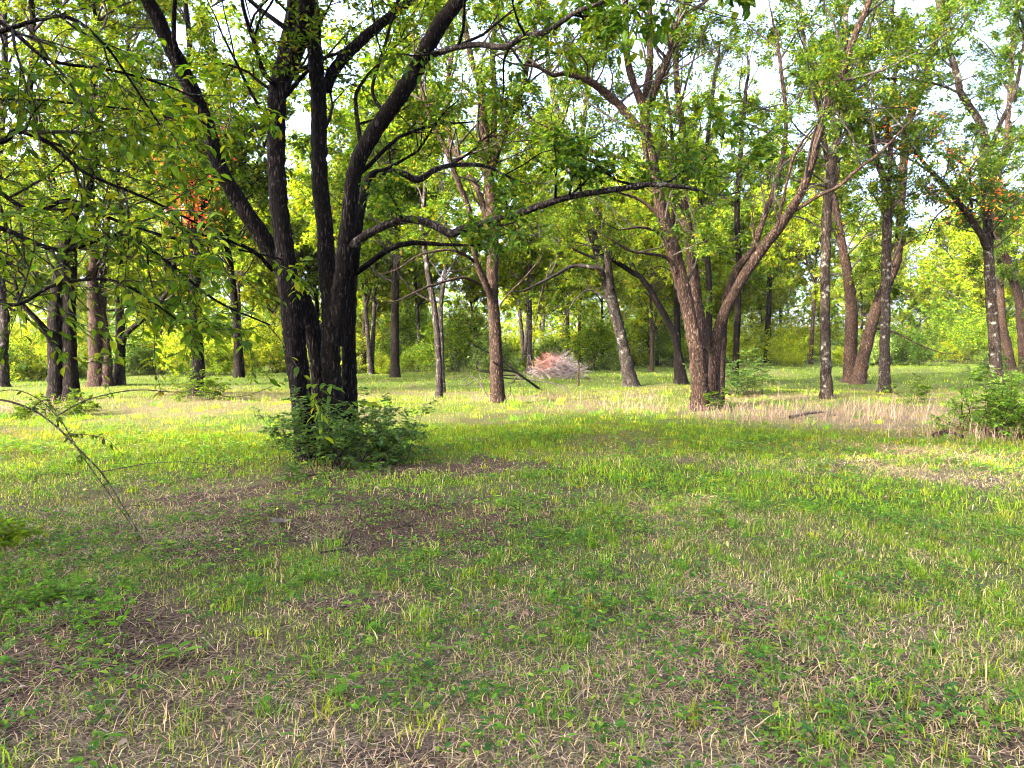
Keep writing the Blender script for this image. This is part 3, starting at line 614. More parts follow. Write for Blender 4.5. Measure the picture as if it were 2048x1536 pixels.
while cnt < 74 and tries < 6000:
    tries += 1
    px = rng.uniform(-160, 2450); Y = edge(px) + 2 + 62 * rng.random() ** 1.15
    x = (px - 1024) / FPX * Y
    if any((x - a) ** 2 + (Y - b) ** 2 < 9 for a, b in spots): continue
    spots.append((x, Y)); cnt += 1
    v = int(rng.choice([2, 4])) if Y < edge(px) + 9 else int(rng.integers(5))
    place_tree(v, x, Y, rng.uniform(.8, 1.2) * np.interp(px, [0, 900, 2048], [1, 1.08, 1.35]), rng.uniform(0, 6.28), 'woodland_tree', *LBL)
# trees beside and behind the photographer: they shade the foreground
for k, (x, y, v, s) in enumerate([(-11.5, 4, 3, .85), (-15.5, 1.2, 1, .85), (-12, -1, 4, .85), (-17, -3, 3, .8), (-9, -3.5, 1, .75), (-13, -6, 0, .85), (-20, -1, 1, .9), (-6, -6, 3, .7), (-17, -8, 1, .9), (-10, -9, 3, .85), (-22, -5, 0, 1.), (-3, -9, 0, .8), (-14, -12, 3, .9)]):
    place_tree(v, x, y, s, k * 1.7, 'woodland_tree', 'leafy tree standing beside or behind the viewpoint, shading the foreground', 'shade trees around the viewpoint')

# bushes along the edge of the woods
def bush_mesh(seed, h, w, n, size, pal):
    rng = np.random.default_rng(seed); st, lf = Acc(), Acc()
    M = 26; az = rng.uniform(0, 6.28, M); e = rng.uniform(.5, 1.5, M)
    D = np.stack([np.cos(az) * np.cos(e), np.sin(az) * np.cos(e), np.sin(e)], 1)
    O = np.stack([rng.normal(0, w * .18, M), rng.normal(0, w * .18, M), np.full(M, -.05)], 1)
    P = walk(rng, O, D, h * rng.uniform(.6, 1.15, M), 7, .15, .02); R = .012 * np.ones((M, 1)) * np.linspace(1, .4, 7)
    tubes(st, P, R, 4)
    P2, R2 = offshoots(rng, P, R, 7, .15, (.4, 1.2), .45, 4, .2, 0.); tubes(st, P2, R2, 3, cap=False)
    leaf_out(rng, lf, P2, n // len(P2), size, pal, clump=.09)
    return st.mesh('stems', M_TWIG, True), lf.mesh('leaves', M_LEAF)
BUSH = [bush_mesh(204, 2.9, 2.2, 5200, .14, (GREENS, (3, 1, 6, .3, 0))), bush_mesh(205, 1.9, 2.0, 3200, .17, ([(.10, .17, .03), (.17, .24, .05), (.06, .12, .03)], (3, 3, 2))), bush_mesh(201, 2.6, 2.4, 6500, .15, (YG, (3, 5, 1, 6, 1))), bush_mesh(202, 1.7, 2.6, 4200, .13, (YG, (3, 5, 1, 5, 1))),
        bush_mesh(203, 3.4, 2.6, 6200, .16, (YG, (5, 3, 4, 1, .1)))]
def place_bush(v, x, y, s, rz, label, group, name='bush', sz=None):
    r = thing(name, label, 'bush', (x, y, float(hgt(x, y))), group); r.scale = (s, s, sz or s); r.rotation_euler = (0, 0, rz)
    for nm, me in zip(('stems', 'leaves'), BUSH[v]):
        o = bpy.data.objects.new(nm, me); COL.objects.link(o); o.parent = r; o['kind'] = 'stuff'
for k in range(52):
    px = -250 + k * 50 + rng.uniform(-40, 40); Y = edge(px) + rng.uniform(-2, 5)
    place_bush(int(rng.integers(5)), (px - 1024) / FPX * Y, Y, rng.uniform(.4, 1.2), rng.uniform(0, 6.28), 'low leafy bush along the far edge of the meadow', 'bushes along the edge of the woods')
for k in range(46):
    px = -160 + k * 55 + rng.uniform(-25, 25); Y = edge(px) + rng.uniform(8, 34)
    place_bush(int(rng.choice([2, 2, 4, 1])), (px - 1024) / FPX * Y, Y, rng.uniform(1.1, 1.8), rng.uniform(0, 6.28), 'tall leafy bush growing among the trees deeper in the woods', 'undergrowth deeper in the woods')
# the far wood, one mass
a = Acc(); n = 70000
px = rng.uniform(-500, 2750, n); Y = 95 + 35 * rng.random(n); x = (px - 1024) / FPX * Y
top = 7 + 7 * fbm(px * .012, Y * .05, 41)
z = top * rng.random(n) ** 1.9
leaves(a, np.stack([x, Y, z], 1), rng.normal(0, 1, (n, 3)), rng.normal(0, 1, (n, 3)) + [-.3, -.6, .5], rng.uniform(.45, .9, n), palette(rng, n, YG, (4, 2, 6, 1, .1)))
tag(a.obj('far_woods', M_LEAF), 'hazy mass of distant woodland behind the nearer trees', 'woods', kind='stuff')

# ------------------------------------------------------------------ overhanging tree, upper left, near the viewpoint
rng = np.random.default_rng(77)
ob = np.array([-6.3, 5.6, float(hgt(-6.3, 5.6))])
root = thing('overhanging_tree', 'tree just outside the left edge whose leafy boughs hang across the upper left', 'tree', ob)
a = Acc(); P, R = smooth_line([ob + [0, 0, -.1], ob + [.1, 0, 1.2], ob + [.05, .1, 2.6], ob + [.3, .1, 4.2], ob + [.2, .3, 6.], ob + [.5, .2, 8.]], [.2, .16, .15, .13, .09, .03], 60)
tubes(a, P, R, 14, .08, 5); a.obj('trunk', M_BARK, root, True, ob)
LV = []
lpal = ([(.065, .13, .008), (.11, .17, .009), (.04, .085, .009), (.17, .20, .010)], (5, 4, 2, 2))
for c in range(8):
    ac = Acc(); col = palette(rng, 1, *lpal)
    leaves(ac, np.zeros((1, 3)), np.array([[1., 0, 0]]), np.array([[0, 0, 1.]]), np.ones(1), col, 'h'); LV.append(ac.mesh('leaf', M_LEAF))
boughs = [  # traced: points (px, py, depth), base and tip radius
    ([(-420, 330, 5.6), (-150, 290, 5.5), (0, 284, 5.4), (30, 262, 5.3), (96, 285, 5.3), (170, 345, 5.2), (300, 400, 5.2), (420, 460, 5.3)], .03),
    ([(-420, 150, 5.6), (-100, 90, 5.4), (10, 60, 5.2), (95, 35, 5.1), (150, 40, 5.1), (210, 90, 5.1), (260, 160, 5.2), (320, 250, 5.3)], .022),
    ([(-380, 480, 5.7), (-120, 420, 5.6), (0, 455, 5.5), (120, 500, 5.4), (240, 470, 5.3), (330, 520, 5.3), (430, 600, 5.4), (540, 650, 5.6)], .026),
    ([(-380, 330, 5.7), (-80, 350, 5.7), (60, 420, 5.6), (140, 400, 5.6), (230, 440, 5.7), (360, 480, 6.), (480, 500, 6.2), (570, 520, 6.4)], .022),
    ([(-380, 30, 5.6), (-100, -10, 5.5), (20, 60, 5.4), (100, 120, 5.4), (220, 140, 5.6), (330, 170, 5.8), (420, 210, 6.1)], .02),
    ([(-380, 560, 5.6), (-120, 560, 5.4), (20, 610, 5.2), (110, 570, 5.1), (220, 560, 5.1), (300, 600, 5.1), (380, 660, 5.2)], .018),
    ([(-380, 200, 5.6), (-120, 200, 6.), (60, 200, 6.2), (180, 210, 6.3), (320, 230, 6.4), (440, 280, 6.5)], .018),
]
allC = []
for bi, (pts, r0) in enumerate(boughs):
    P = [pix(*p) for p in pts]
    tz = P[0]; st = np.array([ob[0] + .15, ob[1] + .1, min(7.5, max(1.0, tz[2] - .5))])
    P = [st] + P
    P, R = smooth_line(P, np.linspace(r0, .006, len(P)), 70)
    ac = Acc(); tubes(ac, P, R, 8, .06, bi); bo = ac.obj('branch', M_BARK, root, True, ob)
    tw = Acc()
    k0 = int(np.argmax(P[:, 0] > -5.2)); Pm = P[None, k0:]; Rm = R[None, k0:]
    P1, R1 = offshoots(rng, Pm, Rm, 15, .0, (.4, 1.1), .33, 7, .14, -.03, .5); R1 = np.maximum(R1, .0035) * np.linspace(1, .5, 7); tubes(tw, P1, R1, 5)
    P2, R2 = offshoots(rng, P1, R1, 5, .15, (.4, 1.0), .5, 5, .14, -.03, .25); R2 = np.maximum(R2, .0022); tubes(tw, P2, R2, 4, cap=False)
    t = tw.obj('twigs', M_TWIG, bo, True, ob); t['kind'] = 'stuff'
    for PP, per in ((P1, 9), (P2, 6)):
        M, m, _ = PP.shape; idx = np.repeat(np.arange(M), per); K = len(idx)
        u = (.15 + .85 * np.tile((np.arange(per) + .5) / per, M)) * (m - 1); q = np.minimum(u.astype(int), m - 2); tt = (u - q)[:, None]
        C = PP[idx, q] * (1 - tt) + PP[idx, q + 1] * tt; T = nrm(PP[idx, q + 1] - PP[idx, q])
        sgn = np.where(np.arange(K) % 2 == 0, 1., -1.)[:, None]
        side = nrm(np.cross(T, np.array([0, 0, 1.])) + rng.normal(0, .15, (K, 3)))
        D = nrm(T * .75 + side * sgn * .9 + np.array([0, 0, -.22]) + rng.normal(0, .18, (K, 3)))
        Nn = nrm(np.array([0, 0, 1.]) + rng.normal(0, .32, (K, 3)))
        S = rng.uniform(.058, .112, K)
        for z in range(K): allC.append((bi, bo, C[z], D[z], Nn[z], S[z]))
# the 300 leaves that show largest are leaves of their own, the rest one part per bough
scr = []
for e in allC:
    d = e[2] - np.array([0, 0, CAM_H]); px = 1024 + FPX * d[0] / d[1]; py = 690 - FPX * d[2] / d[1]
    scr.append(e[5] / d[1] if (-20 < px < 2060 and -20 < py < 1500) else 0)
order = np.argsort(-np.array(scr)); big = set(order[:300].tolist())
for bi in range(len(boughs)):
    sel = [k for k in range(len(allC)) if allC[k][0] == bi and k not in big]
    ac = Acc(); g = lambda q: np.array([allC[k][q] for k in sel])
    leaves(ac, g(2), g(3), g(4), g(5), palette(rng, len(sel), *lpal), 'h')
    o = ac.obj('leaves', M_LEAF, allC[sel[0]][1], False, ob); o['kind'] = 'stuff'
for k in sorted(big):
    bi, bo, C, D, Nn, S = allC[k]
    D = D / np.linalg.norm(D); Nn = Nn - Nn.dot(D) * D; Nn /= np.linalg.norm(Nn); B = np.cross(Nn, D); C = C - ob
    o = bpy.data.objects.new('leaf', LV[k % 8]); COL.objects.link(o); o.parent = bo
    o.matrix_basis = Matrix(((D[0] * S, B[0] * S, Nn[0] * S, C[0]), (D[1] * S, B[1] * S, Nn[1] * S, C[1]), (D[2] * S, B[2] * S, Nn[2] * S, C[2]), (0, 0, 0, 1)))

# ------------------------------------------------------------------ arching thorny cane on the left
rng = np.random.default_rng(88)
g0 = gnd(290, 1086)
root = thing('arching_cane', 'thin bare arching cane with thorny side twigs bending over the grass', 'cane', g0)
def cane(pts, r0, r1, nm='stem', par=None, lv=0, lab=None):
    P = np.array([pix(*p) for p in pts]); P, R = smooth_line(P, np.linspace(r0, r1, len(P)), max(10, len(pts) * 6))
    ac = Acc(); tubes(ac, P, R, 7, .05, len(pts))
    k = rng.integers(2, len(P) - 2, len(P) // 2)      # thorns
    d = nrm(rng.normal(0, 1, (len(k), 3)))
    Q = np.stack([P[k], P[k] + d * .016], 1); tubes(ac, Q, np.stack([R[k] * .5, R[k] * .1], 1), 4)
    o = ac.obj(nm, M_CANE, par or root, True, g0)
    if lv:
        k = rng.integers(0, len(P) - 1, lv); K = lv; lf = Acc()
        leaves(lf, P[k], nrm(P[k + 1] - P[k]) + rng.normal(0, .6, (K, 3)) - [0, 0, .4], rng.normal(0, .6, (K, 3)) + [0, 0, 1], rng.uniform(.03, .065, K), palette(rng, K, GREENS, (4, 4, 2, 1, .2)), 'h')
        l = lf.obj('leaves', M_LEAF, o, False, g0); l['kind'] = 'stuff'
    return o
Yg = g0[1]
s1 = cane([(290, 1088, Yg), (268, 1050, Yg - .05), (246, 1013, Yg - .1), (229, 985, Yg - .1), (202, 944, Yg - .15), (164, 905, Yg - .2), (130, 869, Yg - .2), (99, 842, Yg - .2), (62, 818, Yg - .2), (0, 800, Yg - .2), (-60, 810, Yg - .2), (-140, 900, Yg - .2), (-180, 1085, Yg - .1)], .005, .009, lv=34)
cane([(286, 1084, Yg), (240, 1018, Yg + .1), (195, 955, Yg + .15), (160, 905, Yg + .15), (125, 845, Yg + .1), (110, 828, Yg), (80, 800, Yg), (30, 780, Yg), (-40, 790, Yg)], .005, .004, lv=10)
cane([(113, 832, Yg), (171, 801, Yg), (239, 784, Yg + .1), (291, 780, Yg + .1), (342, 784, Yg + .2), (410, 784, Yg + .2), (462, 794, Yg + .3), (506, 787, Yg + .3), (578, 760, Yg + .3)], .006, .002, 'side_twig', s1, lv=22)
cane([(202, 944, Yg - .15), (256, 934, Yg - .2), (308, 926, Yg - .2), (376, 924, Yg - .2), (434, 931, Yg - .2)], .0045, .002, 'side_twig', s1, lv=3)
cane([(130, 869, Yg - .2), (171, 869, Yg - .3), (212, 879, Yg - .35), (246, 910, Yg - .4)], .004, .0015, 'side_twig', s1, lv=26)
cane([(62, 818, Yg - .2), (90, 800, Yg - .3), (110, 822, Yg - .35), (118, 840, Yg - .4)], .004, .0015, 'side_twig', s1, lv=18)
cane([(164, 905, Yg - .2), (150, 925, Yg - .3), (125, 925, Yg - .4)], .003, .0015, 'side_twig', s1, lv=8)
cane([(246, 1013, Yg - .1), (300, 1010, Yg - .2), (360, 1022, Yg - .2)], .003, .0015, 'side_twig', s1, lv=2)

# ------------------------------------------------------------------ shrubs and weeds
def pinnate_shrub(name, label, spots, h, n_stem, size, pal, seed, cat='shrub', leafy=9, mat=M_TWIG, base=None, spread=.5, sr=.007):
    rng = np.random.default_rng(seed); base = spots[0] if base is None else base
    root = thing(name, label, cat, base)
    st, lf = Acc(), Acc(); O = []; D = []
    for s in range(n_stem):
        b = spots[s % len(spots)]; x = b[0] + rng.normal(0, spread * .25); y = b[1] + rng.normal(0, spread * .2)
        az = rng.uniform(0, 6.28); e = rng.uniform(.6, 1.45)
        O.append((x, y, float(hgt(x, y)) - .02)); D.append((math.cos(az) * math.cos(e), math.sin(az) * math.cos(e), math.sin(e)))
    O = np.array(O); D = np.array(D); L = h * rng.uniform(.5, 1.15, n_stem)
    P = walk(rng, O, D, L, 9, .14, -.02); R = sr * np.ones((n_stem, 1)) * np.linspace(1, .35, 9)
    tubes(st, P, R, 5)
    P2, R2 = offshoots(rng, P, R, leafy, .15, (.6, 1.2), .33, 6, .08, -.07, .12); tubes(st, P2, R2 * .5, 3, cap=False)
    per = 11; M, m, _ = P2.shape; idx = np.repeat(np.arange(M), per); K = len(idx)
    u = (.2 + .8 * np.tile((np.arange(per) + 1) / per, M)) * (m - 1); q = np.minimum(u.astype(int), m - 2); t = np.minimum((u - q), 1)[:, None]
    C = P2[idx, q] * (1 - t) + P2[idx, q + 1] * t; T = nrm(P2[idx, q + 1] - P2[idx, q])
    sgn = np.where(np.arange(K) % 2 == 0, 1., -1.)[:, None]; side = nrm(np.cross(T, np.array([0, 0, 1.])) + 1e-3)
    leaves(lf, C, T * .45 + side * sgn + rng.normal(0, .2, (K, 3)), np.array([0, 0, 1.]) + rng.normal(0, .35, (K, 3)), size * rng.uniform(.7, 1.25, K), palette(rng, K, *pal), 'h')
    o = st.obj('stems', mat, root, True, base); o['kind'] = 'stuff'
    o = lf.obj('leaves', M_LEAF, root, False, base); o['kind'] = 'stuff'
    return root
BLUE = [(.04, .085, .024), (.065, .12, .025), (.026, .060, .018), (.10, .15, .02)]
pinnate_shrub('shrub', 'dark blue-green shrub crowding the foot of the multi-trunked tree', [gnd(680, 935), gnd(740, 925), gnd(640, 930), gnd(700, 940), gnd(775, 930), gnd(605, 925)], .95, 64, .076, (BLUE, (5, 4, 3, 1)), 301, spread=.55)
pinnate_shrub('shrub', 'weedy green bush at the foot of the creeper tree', [gnd(400, 800), gnd(425, 800), gnd(385, 798)], 1.0, 22, .09, (GREENS, (5, 4, 2, 2, 0)), 302, spread=.9)
pinnate_shrub('bush', 'bright green bramble bush with dry reddish stems at the right edge', [gnd(1985, 875), gnd(2040, 880), gnd(2090, 885), gnd(1940, 862), gnd(2015, 850)], 1.1, 70, .075, ([(.06, .13, .012), (.10, .17, .014), (.035, .08, .012)], (4, 3, 3)), 303, spread=.9, mat=M_BROWN)
pinnate_shrub('shrub', 'low dark green shrub against the right side of the reddish-brown spreading tree', [gnd(1485, 790), gnd(1500, 788), gnd(1465, 792)], 1.4, 26, .10, (BLUE, (4, 4, 3, 3)), 304, spread=1.)
pinnate_shrub('weed', 'small broad-leaved weed at the base of the reddish-brown spreading tree', [gnd(1432, 824), gnd(1420, 822)], .6, 8, .12, (GREENS, (5, 4, 3, 1, 0)), 305, cat='weed', leafy=4, spread=.3)
pinnate_shrub('shrub', 'low green shrub in front of the dark twin-trunked tree', [gnd(120, 830), gnd(85, 832), gnd(160, 832), gnd(50, 838)], .6, 24, .08, (GREENS, (5, 4, 3, 2, 0)), 306, spread=1.2)
pinnate_shrub('weed', 'leafy weed in the dry grass between the V-shaped tree and the right-edge bush', [gnd(1835, 805), gnd(1845, 800)], .75, 10, .10, (GREENS, (5, 4, 3, 1, 0)), 307, cat='weed', leafy=5, spread=.5)
pinnate_shrub('shrub', 'shadowed green shrub behind the crooked grey tree', [gnd(2010, 770), gnd(2060, 775), gnd(1970, 760)], 1.3, 26, .12, (BLUE, (4, 4, 3, 3)), 308, spread=1.6)
pinnate_shrub('weed', 'yellow-green leafy weed at the left edge of the grass', [gnd(5, 1100), gnd(-25, 1110)], .34, 9, .075, ([(.10, .20, .012), (.17, .24, .012)], (1, 1)), 309, cat='weed', mat=M_GSTEM, sr=.0028, leafy=5, spread=.3)
pinnate_shrub('weed', 'patch-forming light green nettle-like weed below the arching cane', [gnd(60, 1215), gnd(120, 1200), gnd(20, 1225), gnd(90, 1250), gnd(150, 1210), gnd(40, 1170), gnd(180, 1260), gnd(110, 1300)], .17, 40, .042, ([(.06, .15, .016), (.10, .20, .018), (.04, .10, .015)], (4, 4, 2)), 310, cat='weed', mat=M_GSTEM, sr=.0028, leafy=3, spread=.7)

def seedling(label, px, py, h, n, size, pal, seed, lean=.35, name='seedling'):
    rng = np.random.default_rng(seed); b = gnd(px, py); root = thing(name, label, 'seedling', b)
    P = walk(rng, b[None] - [[0, 0, .01]], np.array([[rng.normal(0, .2), rng.normal(0, .2), 1.]]), np.array([h]), 7, .08, .05)[0]
    a = Acc(); tubes(a, P, np.linspace(.0028, .0014, 7), 5); a.obj('stem', M_GSTEM, root, True, b)
    for k in range(n):
        f = .35 + .65 * (k + 1) / n; i = min(5, int(f * 6)); p = P[i] + (P[i + 1] - P[i]) * (f * 6 - i) if i < 6 else P[6]
        az = k * 2.4 + seed; D = np.array([[math.cos(az), math.sin(az), rng.uniform(-.1, lean)]])
        a = Acc(); leaves(a, p[None] + D * .008, D, np.array([[0, 0, 1.]]) + rng.normal(0, .2, (1, 3)), np.array([size * rng.uniform(.75, 1.15)]), palette(rng, 1, *pal), 'h')
        v = a.v[0]; a.obj('leaf', M_LEAF, root, False, b)
BR = ([(.07, .16, .02), (.10, .20, .025)], (1, 1))
for k, (lab, px, py, h, n, s) in enumerate([
    ('broad-leaved bright green seedling in the bare soil at lower left', 365, 1320, .07, 6, .075),
    ('bright green seedling with a few heart-like leaves near the bottom centre', 1130, 1385, .10, 4, .06),
    ('bright green seedling among straw, left of the bottom centre', 700, 1395, .09, 6, .06),
    ('upright lime-green seedling just left of the pale straw patch', 716, 1250, .13, 7, .055),
    ('small yellow-green seedling near the lower left corner', 205, 1500, .06, 5, .05),
    ('light green seedling just right of the bottom of the arching cane', 330, 1110, .10, 7, .07),
    ('small green seedling among grass in the lower right', 1510, 1312, .08, 6, .05),
    ('spreading green seedling left of the lime-green one', 585, 1190, .08, 7, .055),
    ('dark green seedling in the grass right of centre', 1690, 1180, .08, 7, .06),
    ('young green weed at the bottom near the left of centre', 455, 1370, .07, 6, .055)]):
    seedling(lab, px, py, h * 1.3, n, s * 1.45, BR, 400 + k)
# pale dead leaf whorl
b = gnd(560, 1052); rng = np.random.default_rng(5); root = thing('dead_plant', 'pale whorl of dried leaves on the bare soil', 'dead plant', b)
for k in range(8):
    az = k * .8 + .2; D = np.array([[math.cos(az), math.sin(az), .55]]); a = Acc()
    leaves(a, b[None] + [[0, 0, .01]], D, np.array([[0, 0, 1.]]) + rng.normal(0, .2, (1, 3)), np.array([rng.uniform(.1, .16)]), np.array([[.11, .10, .075]]), 'h'); a.obj('leaf', M_DRY, root, False, b)

# ------------------------------------------------------------------ dead wood
rng = np.random.default_rng(99)
b = gnd(1112, 757); root = thing('brush_pile', 'heap of cut grey and reddish branches at the far side of the clearing', 'brush pile', b)
def stick_pts(cx, cy, cz, az, el, L):
    d = np.array([math.cos(az) * math.cos(el), math.sin(az) * math.cos(el), math.sin(el)])
    return walk(rng, np.array([[cx, cy, cz]]) - d * L / 2, d[None], np.array([L]), 8, .10, -.02)[0]
M_RED = bark_mat('reddish_cut_wood', (.09, .035, .03), (.22, .09, .078), (.28, .15, .14), 1.2, .4, None, .1)
for k in range(70):
    t = rng.random(); x = np.clip(rng.normal(0, .5), -.9, .9); hmax = .95 * math.exp(-(x / 1.1) ** 2)
    z = rng.random() * hmax; P = stick_pts(b[0] + x, b[1] + rng.normal(0, .5), b[2] + z + .1, rng.normal(0, .5) + (3.14 if rng.random() < .3 else 0), rng.normal(-.15, .3), rng.uniform(.6, 1.3))
    P[:, 2] = np.maximum(P[:, 2], b[2] + .03)
    a = Acc(); tubes(a, P, np.linspace(rng.uniform(.012, .024), .006, 8), 5, .05, k)
    a.obj('branch', M_RED if (x < .0 and z > .5 * hmax) else M_PALE, root, True, b)
tw = Acc(); M = 1000
x = np.clip(rng.normal(0, .55, M), -1.05, 1.05); z = rng.random(M) * .95 * np.exp(-(x / 1.1) ** 2); az = rng.uniform(0, 6.28, M); el = rng.normal(.1, .5, M)
P = walk(rng, np.stack([b[0] + x, b[1] + rng.normal(0, .45, M), b[2] + z + .05], 1), np.stack([np.cos(az) * np.cos(el), np.sin(az) * np.cos(el), np.sin(el)], 1), rng.uniform(.3, .8, M), 4, .2, 0.)
rd_ = (x < -.1) & (z > .45)
for msk, mt in ((rd_, M_RED), (~rd_, M_PALE)):
    tw = Acc(); tubes(tw, P[msk], np.full((msk.sum(), 4), .008), 3); o = tw.obj('twigs', mt, root, True, b); o['kind'] = 'stuff'
b = gnd(1157, 772); a = Acc(); P, R = smooth_line([b + [0, 0, -.1], b + [-.01, 0, .4], b + [.01, 0, .75], b + [-.02, .02, .98]], [.045, .042, .04, .03], 20)
tubes(a, P, R, 8, .08, 3); tag(a.obj('stalk', M_BROWN, None, True, b), 'thin brown dead weed stake standing in the grass below the brush pile', 'stalk')  # upright dead weed stalk in the grass
def fallen(name, label, cat, pts, r0, r1, mat, twn=6, tl=.35):
    P = np.array(pts); b = P[0].copy(); root = thing(name, label, cat, b)
    P, R = smooth_line(P, np.linspace(r0, r1, len(P)), 40); a = Acc(); tubes(a, P, R, 10, .1, 4); a.obj('limb', mat, root, True, b)
    Q, RQ = offshoots(rng, P[None], R[None], twn, .2, (.4, .9), tl, 6, .15, 0., .2); Q[:, :, 2] = np.maximum(Q[:, :, 2], hgt(Q[:, :, 0], Q[:, :, 1]) + .01)
    for k in range(len(Q)): a = Acc(); tubes(a, Q[k], np.maximum(RQ[k], .006), 5); a.obj('twig', mat, root, True, b)
e = gnd(1078, 778); Yg = gnd(993, 806)[1]
fallen('fallen_branch', 'dead branch propped against the slim forked tree with its tip in the grass', 'branch', [e + [0, 0, .02], pix(1050, 757, e[1] - 2), pix(1030, 744, Yg + 1.2), pix(1005, 738, Yg + .3), pix(985, 722, Yg - .35)], .05, .025, M_TWIG, 7)
p0 = gnd(945, 782); fallen('fallen_branch', 'spindly dead branch lying left of the slim forked tree', 'branch', [gnd(978, 798) + [0, 0, .03], gnd(960, 790) + [0, 0, .35], gnd(945, 786) + [0, 0, .55], p0 + [-.3, 0, .3]], .022, .01, M_TWIG, 9, .6)
fallen('log', 'weathered grey fallen log lying in the dry grass below the lichen tree', 'log', [gnd(1580, 840) + [0, 0, .06], gnd(1610, 836) + [0, 0, .10], gnd(1645, 834) + [0, 0, .12], gnd(1672, 836) + [0, 0, .06]], .04, .022, M_CANE, 4, .5)
fallen('log', 'short rotten log at the edge of the dry grass near the right bush', 'log', [gnd(1870, 876) + [0, 0, .05], gnd(1895, 872) + [0, 0, .07], gnd(1925, 878) + [0, 0, .04]], .05, .03, M_BROWN, 3, .5)
fallen('stick', 'dark fallen stick lying on the bare soil below the dark tree', 'stick', [gnd(745, 1070) + [0, 0, .006], gnd(775, 1062) + [0, 0, .01], gnd(812, 1050) + [0, 0, .006]], .005, .003, M_TWIG, 3, .4)
fallen('stick', 'thin dark stick on the soil among weeds left of centre', 'stick', [gnd(640, 1108) + [0, 0, .012], gnd(670, 1106) + [0, 0, .018], gnd(705, 1098) + [0, 0, .01]], .007, .003, M_TWIG, 2, .4)

# ------------------------------------------------------------------ grass, straw and ground cover
rng = np.random.default_rng(123)
def scatter(n, y0, y1, power=1.):
    # even over the wedge of ground in view and a little beyond
    u = rng.random(n); y = np.sqrt(y0 ** 2 + u * (y1 ** 2 - y0 ** 2)) if power == 1 else y0 * (y1 / y0) ** u
    x = (rng.random(n) - .5) * (1.375 * y * 1.12 + 2.2)
    return x, y
def blades(acc, x, y, L, Wd, lean, col, curl=.5, z0=None, far=False):
    n = len(x); az = rng.uniform(0, 6.28, n); d = np.stack([np.cos(az), np.sin(az), np.zeros(n)], 1)
    wa = az + 1.57 + rng.normal(0, .5, n); w = np.stack([np.cos(wa), np.sin(wa), np.zeros(n)], 1) * (Wd / 2)[:, None]
    B = np.stack([x, y, hgt(x, y) - .005 if z0 is None else z0], 1); up = np.array([0, 0, 1.])
    sl = np.sin(lean)[:, None]; cl = np.cos(lean)[:, None]
    l2 = np.minimum(lean + curl * rng.uniform(.4, 1.6, n), 1.75)
    m = B + (d * sl + up * cl) * (L * .55)[:, None]
    t = m + (d * np.sin(l2)[:, None] + up * np.cos(l2)[:, None]) * (L * .45)[:, None]
    t[:, 2] = np.maximum(t[:, 2], B[:, 2] + .004)
    if far:
        V = np.stack([B - w, B + w, m * .5 + t * .5], 1); b = (np.arange(n) * 3)[:, None]
        acc.add(V, t=b + np.array([[0, 1, 2]]), c=np.repeat(col, 3, 0)); return
    V = np.stack([B - w, B + w, m + w * .8, m - w * .8, t], 1); b = (np.arange(n) * 5)[:, None]
    acc.add(V, q=b + np.array([[0, 1, 2, 3]]), t=b + np.array([[3, 2, 4]]), c=np.repeat(col, 5, 0))
G_LUSH = ([(.085, .160, .010), (.125, .20, .011), (.050, .110, .012), (.20, .23, .013), (.28, .26, .10)], (5, 4, 3, 2, .5))
G_POOR = ([(.085, .135, .014), (.14, .18, .018), (.28, .235, .13), (.36, .29, .18), (.042, .08, .015), (.20, .14, .10)], (5.5, 4, 1.6, 1.0, 3, .8))
G_MID = ([(.12, .15, .008), (.17, .18, .009), (.075, .12, .009), (.22, .19, .04)], (4, 3, 3, 1))
G_DRY = ([(.30, .235, .12), (.35, .28, .155), (.21, .145, .085), (.25, .18, .115), (.13, .16, .03)], (4, 3, 3, 2, 2))
def grass_zone(n, y0, y1, Lm, Wm, pw=1.):
    x, y = scatter(n, y0, y1, pw); ba, lu, dr = fields(x, y); r = rng.random(n)
    keep = rng.random(n) < np.clip(.7 + 1.0 * lu + .45 * dr - .9 * ba, .14, 1)
    x, y, ba, lu, dr, r = x[keep], y[keep], ba[keep], lu[keep], dr[keep], r[keep]; n = len(x)
    tall = fbm(x * 2.2, y * 2.2, 51); cl = fbm(x * 5, y * 5, 61)
    isd = rng.random(n) < np.clip(dr * 1.3 - .25, 0, .8); isl = (~isd) & (rng.random(n) < lu)
    col = np.where(isd[:, None], palette(rng, n, *G_DRY), np.where(isl[:, None], palette(rng, n, *G_LUSH), np.where((y > 9.5 + 2 * (tall - .5))[:, None], palette(rng, n, *G_MID), palette(rng, n, *G_POOR))))
    col *= (.75 + .5 * fbm(x * .8, y * .8, 71))[:, None]
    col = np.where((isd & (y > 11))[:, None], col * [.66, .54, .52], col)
    col = np.where((~isd & (y > 10.5))[:, None], col * [.80, .74, .7], col)  # blades of the sunlit zone darkened in colour to subdue the sun there
    col = np.clip(col * np.where(((y < 11) & ~isd)[:, None], 1.18, 1.), 0, 1)  # near blades brightened in colour to lift the shaded foreground
    L = Lm * rng.uniform(.45, 1.35, n) * (.55 + .5 * lu + .45 * tall + .5 * (cl > .58)) * np.where(isd, 1.1, 1)
    lean = np.abs(rng.normal(0, .85, n)) + np.where(isd, rng.uniform(0, 1., n), 0)
    W_ = Wm * rng.uniform(.6, 1.4, n)
    for nm, msk, mt in (('g', ~isd, M_GRASS), ('d', isd, M_DRY)):
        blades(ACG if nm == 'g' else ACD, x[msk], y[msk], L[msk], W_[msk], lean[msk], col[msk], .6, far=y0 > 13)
ACG, ACD = Acc(), Acc()
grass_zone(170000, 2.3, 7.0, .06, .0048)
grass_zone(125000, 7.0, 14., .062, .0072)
grass_zone(90000, 14., 27., .085, .0125)
